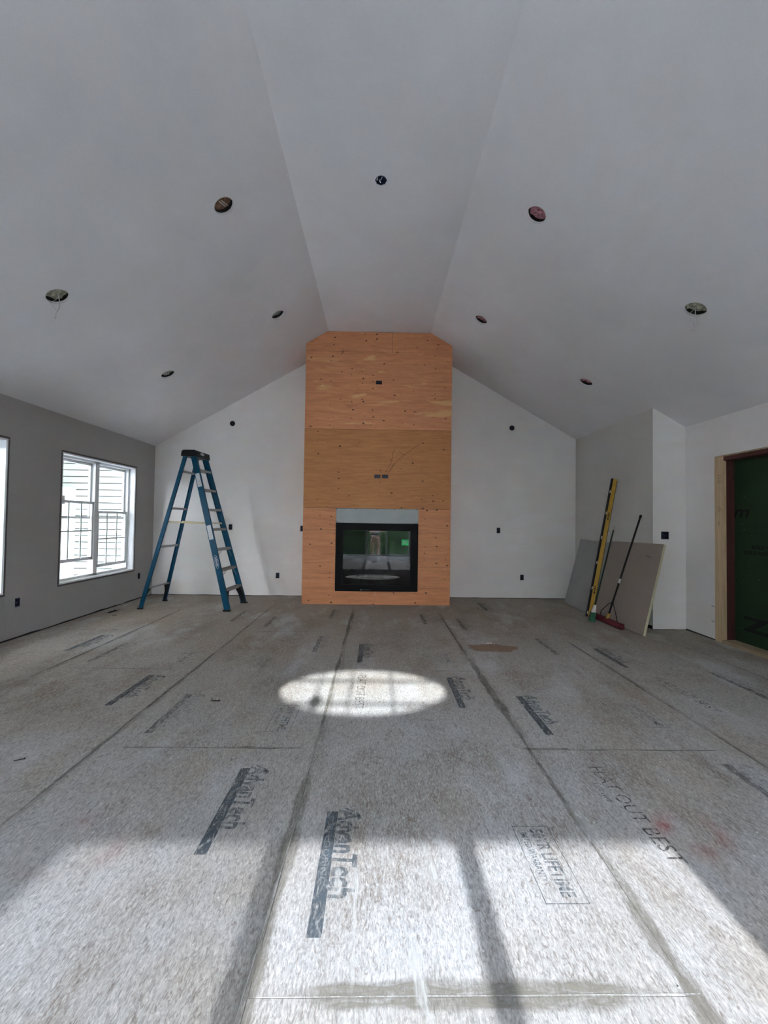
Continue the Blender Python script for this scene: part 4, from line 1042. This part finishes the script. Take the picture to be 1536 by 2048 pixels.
for k in range(150):
    x, y = random.uniform(-3.5, 3.5), random.uniform(.9, 6.8)
    if abs(x) < 1.3 and y > 6.1: continue
    r = random.uniform(.0015, .004); addbm(bm, crumb(x, y, r, .0005))
tag(obj('plaster_crumbs', bm, M['dust']), 'scattered white plaster crumbs over the subfloor', 'crumbs', kind='stuff')

# ------------------------------------------------------------ outside
o = obj('ground', box(B(), (-30, -40, -.35), (30, 40, -.30)), M['patio']); tag(o, kind='structure')
nh = empty('house_wing', (-6.5, 8.6, -.3), label='pale green white clapboard wing of the house seen through the left window', cat='building')
EXPO = .124
zz = -.3; k = 0
while zz < 4.4:
    bm = B(); y = 8.62
    vs = [(-10.5, y-.022, zz), (-3.98, y-.022, zz), (-3.98, y-.012, zz+EXPO-.006), (-10.5, y-.012, zz+EXPO-.006), (-10.5, y+.0, zz), (-3.98, y+.0, zz), (-3.98, y+.004, zz+EXPO-.006), (-10.5, y+.004, zz+EXPO-.006)]
    vv = [bm.verts.new(q) for q in vs]
    for f in ((0, 1, 2, 3), (4, 7, 6, 5), (0, 4, 5, 1), (3, 2, 6, 7), (0, 3, 7, 4), (1, 5, 6, 2)): bm.faces.new([vv[i] for i in f])
    obj('siding_board', bm, M['siding'], nh)
    zz += EXPO+.011; k += 1
obj('wall_core', box(B(), (-10.5, 8.63, -.3), (-3.98, 8.9, 4.5)), M['gap'], nh)
p0, p1 = onY(120, 975, 8.5), onY(146, 975, 8.5)
ob = empty('utility_cabinet', ((p0.x+p1.x)/2, 8.4, -.3), label='white upright cabinet against the clapboard wing outside the left window', cat='cabinet')
obj('cabinet_body', box(B(), (p0.x-.5, 8.38, -.3), (p1.x, 8.59, p0.z)), M['cabinet'], ob)
pd = onY(126, 1000, 8.37); obj('dark_inset', box(B(), (pd.x-.08, 8.365, pd.z-.08), (pd.x+.03, 8.379, pd.z+.09)), M['dark'], ob)

pr = empty('sky_blocking_roof', (-5.8, 4.8, -.3), label='added flat timber roof, unseen, blocking sky light outside the left windows', cat='roof')  # out-of-view roof added to cut sky light on siding and windows
obj('deck', box(B(), (-8.38, .9, 3.0), (-3.96, 8.58, 3.08)), M['stud_y'], pr)
fn = empty('sky_blocking_fence', (-5.8, .6, -.3), label='added row of tall grey boards, unseen, blocking sky light outside the left windows', cat='sky_blocking_fence')  # out-of-view boards added to hold back daylight from the side yard
for k in range(29): obj('blocker_board', box(B(), (-8.3+k*.152, .6, -.3), (-8.3+k*.152+.146, .62, 2.10+.01*(k % 2))), M['zinc'], fn)
for y_ in (1.1, 3.6): obj('post', box(B(), (-7.7, y_, -.3), (-7.58, y_+.12, 3.0)), M['stud'], pr)
nb = empty('sky_blocking_house', (-8.6, 1, -.3), label='added grey house wall, unseen, blocking sky light outside the left windows', cat='building')  # added wall and roof that shut out low sky on the left
obj('wall', box(B(), (-8.8, -4, -.3), (-8.4, 8.59, 4.6)), M['zinc'], nb)
bm = B(); vv = [bm.verts.new(q) for q in ((-8.3, -4.1, 4.6), (-8.3, 7.5, 4.6), (-12, 7.5, 6.4), (-12, -4.1, 6.4), (-8.3, -4.1, 4.7), (-8.3, 7.5, 4.7), (-12, 7.5, 6.5), (-12, -4.1, 6.5))]
for f in ((0, 1, 2, 3), (4, 7, 6, 5), (0, 4, 5, 1), (1, 5, 6, 2), (2, 6, 7, 3), (3, 7, 4, 0)): bm.faces.new([vv[i] for i in f])
obj('roof', bm, M['zinc'], nb)
bm = B(); nx, nz = 60, 12; gr = []
for j, (yy_, z0_) in enumerate([(-4.6, -.3+1.9*i/nz) for i in range(nz+1)] + [(-4.6-1.1*i/5, 1.6) for i in range(1, 6)] + [(-5.7, -.3+1.9*i/nz) for i in range(nz-1, -1, -1)]):
    gr.append([bm.verts.new(V((-6+12*i/nx, yy_, z0_))+V((.15, .22, .16 if z0_ > 0 else 0))*noise.noise(V((i*.9, j*1.3, 2)))*1.4) for i in range(nx+1)])
for a_, b_ in zip(gr, gr[1:]):
    for i in range(nx): bm.faces.new((a_[i], a_[i+1], b_[i+1], b_[i]))
tag(obj('hedge', bm, M['leaf']), 'low dark green hedge beyond the patio behind the camera, seen in the fireplace glass', 'hedge')
def tree(x, y, h, r, lab, seed):
    root = empty('tree', (x, y, -.3), label=lab, cat='tree', group='trees beyond the patio behind the camera')
    obj('trunk', tube(B(), [(x, y, -.3), (x+.05, y, h*.35), (x-.05, y+.1, h*.7)], [.16, .12, .05], 8), M['bark'], root, smooth=True)
    bm = B(); bmesh.ops.create_icosphere(bm, subdivisions=4, radius=1)
    for v_ in bm.verts:
        n_ = noise.noise(v_.co*2.2+V((seed, 0, 0)))*.5+noise.noise(v_.co*6+V((seed, 3, 0)))*.25
        v_.co = V((v_.co.x*r, v_.co.y*r, v_.co.z*h*.5))*(1+n_)
    bmesh.ops.translate(bm, verts=bm.verts, vec=(x, y, h*.5+.1))
    obj('foliage', bm, M['leaf'], root)
for i, (x, y, h, r, lab) in enumerate(((-6.2, -9, 4.2, 1.2, 'leafy tree beyond the patio, leftmost of the row in the fireplace glass'),
                                       (-2.0, -9, 4.6, 1.2, 'leafy tree beyond the patio, left of the door mullion in the fireplace glass'),
                                       (2.2, -9, 4.4, 1.2, 'leafy tree beyond the patio, behind the middle pane in the fireplace glass'),
                                       (6.4, -9, 4.6, 1.2, 'leafy tree beyond the patio, on the right in the fireplace glass'))):
    tree(x, y, h, r, lab, i*7.3)

# ------------------------------------------------------------ the photographer (reflected in the fireplace glass)
PX, PY = -.06, -3.35
per = empty('person', (PX, PY, -.3), label='person in grey shirt and tan shorts holding a phone, reflected in fireplace glass', cat='person')
def skin(name, verts, edges, mat, parent, lv=2, rootv=0):
    me = bpy.data.meshes.new(name); me.from_pydata([v[:3] for v in verts], [], []) if not edges else me.from_pydata([v[:3] for v in verts], edges, [])
    me.materials.append(mat); o = link(bpy.data.objects.new(name, me)); o.parent = parent
    m = o.modifiers.new('skin', 'SKIN'); m.use_smooth_shade = True
    for i, v in enumerate(verts):
        sv = me.skin_vertices[0].data[i]; sv.radius = (v[3], v[4] if len(v) > 4 else v[3]); sv.use_root = (i == rootv)
    q = o.modifiers.new('subsurf', 'SUBSURF'); q.levels = lv; q.render_levels = lv
    return o
vs = [(0, 0, .95, .13, .10), (0, .0, 1.12, .12, .09), (0, 0, 1.32, .145, .10), (0, -.01, 1.46, .07, .06), (0, .0, 1.54, .052), (0, .02, 1.61, .070, .082), (0, .02, 1.69, .078, .092), (0, .01, 1.75, .055, .065)]
es = [(0, 1), (1, 2), (2, 3), (3, 4), (4, 5), (5, 6), (6, 7)]
def chain(start, pts):
    prev = start
    for p in pts: vs.append(p); es.append((prev, len(vs)-1)); prev = len(vs)-1
    return prev
for sx_ in (-1, 1):
    chain(0, [(sx_*.095, .0, .86, .088), (sx_*.10, .01, .68, .074), (sx_*.105, .02, .50, .056), (sx_*.11, .0, .33, .055), (sx_*.115, -.02, .10, .036), (sx_*.12, .03, .045, .036, .03), (sx_*.125, .13, .03, .034, .022)])
R_ = chain(2, [(.175, 0, 1.42, .056), (.235, .02, 1.28, .045), (.27, .07, 1.15, .040), (.315, .19, 1.20, .034), (.335, .275, 1.245, .024, .03), (.335, .325, 1.275, .020, .034)])
L_ = chain(2, [(-.175, 0, 1.42, .056), (-.215, .04, 1.28, .045), (-.18, .12, 1.16, .040), (-.03, .23, 1.18, .034), (.12, .30, 1.235, .024, .03), (.175, .325, 1.265, .020, .034)])
for base, sx_, (bx_, by_, bz_) in ((R_, -1, (.335, .325, 1.275)), (L_, 1, (.175, .325, 1.265))):
    for k in range(4):
        dz = .030-.021*k; ln_ = (.9, 1, .95, .78)[k]
        chain(base, [(bx_+sx_*.012, by_+.028, bz_+dz, .0095), (bx_+sx_*.020, by_+.052*ln_, bz_+dz+.004, .0088), (bx_+sx_*.045*ln_, by_+.058*ln_, bz_+dz+.006, .0080)])
    chain(base, [(bx_+sx_*.006, by_-.018, bz_+.028, .0105), (bx_+sx_*.030, by_-.006, bz_+.046, .0095), (bx_+sx_*.048, by_+.002, bz_+.050, .0085)])
skin('body', vs, es, M['skin'], per)
skin('shirt', [(0, 0, .93, .150, .125), (0, 0, 1.12, .140, .110), (0, 0, 1.32, .160, .118), (0, -.01, 1.45, .085, .075), (.18, 0, 1.42, .070), (.232, .02, 1.29, .060), (-.18, 0, 1.42, .070), (-.214, .04, 1.29, .060)],
     [(0, 1), (1, 2), (2, 3), (2, 4), (4, 5), (2, 6), (6, 7)], M['shirt'], per)
skin('shorts', [(0, 0, .93, .142, .118), (.097, 0, .83, .105), (.104, .01, .66, .095), (.106, .02, .56, .088), (-.097, 0, .83, .105), (-.104, .01, .66, .095), (-.106, .02, .56, .088)],
     [(0, 1), (1, 2), (2, 3), (0, 4), (4, 5), (5, 6)], M['shorts'], per)
for sx_ in (-1, 1): skin('shoe', [(sx_*.115, -.045, .05, .045, .048), (sx_*.12, .04, .045, .046, .044), (sx_*.125, .15, .034, .044, .032)], [(0, 1), (1, 2)], M['shoe'], per)
bm = B(); bmesh.ops.create_uvsphere(bm, u_segments=24, v_segments=14, radius=1)
for v_ in bm.verts: v_.co = V((v_.co.x*.088, v_.co.y*.102, v_.co.z*.095))*(1+.03*noise.noise(v_.co*6))
bmesh.ops.delete(bm, geom=[v_ for v_ in bm.verts if v_.co.z < -.045 or (v_.co.y > .035 and v_.co.z < .045)], context='VERTS')
bmesh.ops.translate(bm, verts=bm.verts, vec=(0, .008, 1.705)); obj('hair', bm, M['hair'], per, world=False, smooth=True)
obj('nose', tube(B(), [(0, .100, 1.675), (0, .122, 1.648), (0, .104, 1.640)], [.006, .012, .009], 8), M['skin'], per, world=False, smooth=True)
for sx_ in (-1, 1):
    bm = B(); bmesh.ops.create_uvsphere(bm, u_segments=12, v_segments=8, radius=.011, matrix=Matrix.Translation((sx_*.030, .094, 1.675))); obj('eye', bm, M['paper'], per, world=False, smooth=True)
    bm = B(); bmesh.ops.create_uvsphere(bm, u_segments=12, v_segments=8, radius=1, matrix=Matrix.Translation((sx_*.080, .012, 1.655)) @ Matrix.Diagonal((.010, .020, .030, 1))); obj('ear', bm, M['skin'], per, world=False, smooth=True)
bm = B(); bmesh.ops.create_uvsphere(bm, u_segments=12, v_segments=8, radius=1, matrix=Matrix.Translation((0, .094, 1.610)) @ Matrix.Diagonal((.024, .008, .006, 1))); obj('mouth', bm, M['pink'], per, world=False, smooth=True)
tele = empty('phone', (PX+.255, PY+.385, .92), label='black phone held upright by the person outside the patio door', cat='phone')
bevel(obj('phone_body', box(B(), (PX+.217, PY+.377, .922), (PX+.293, PY+.385, 1.072)), M['black_plastic'], tele), .003)
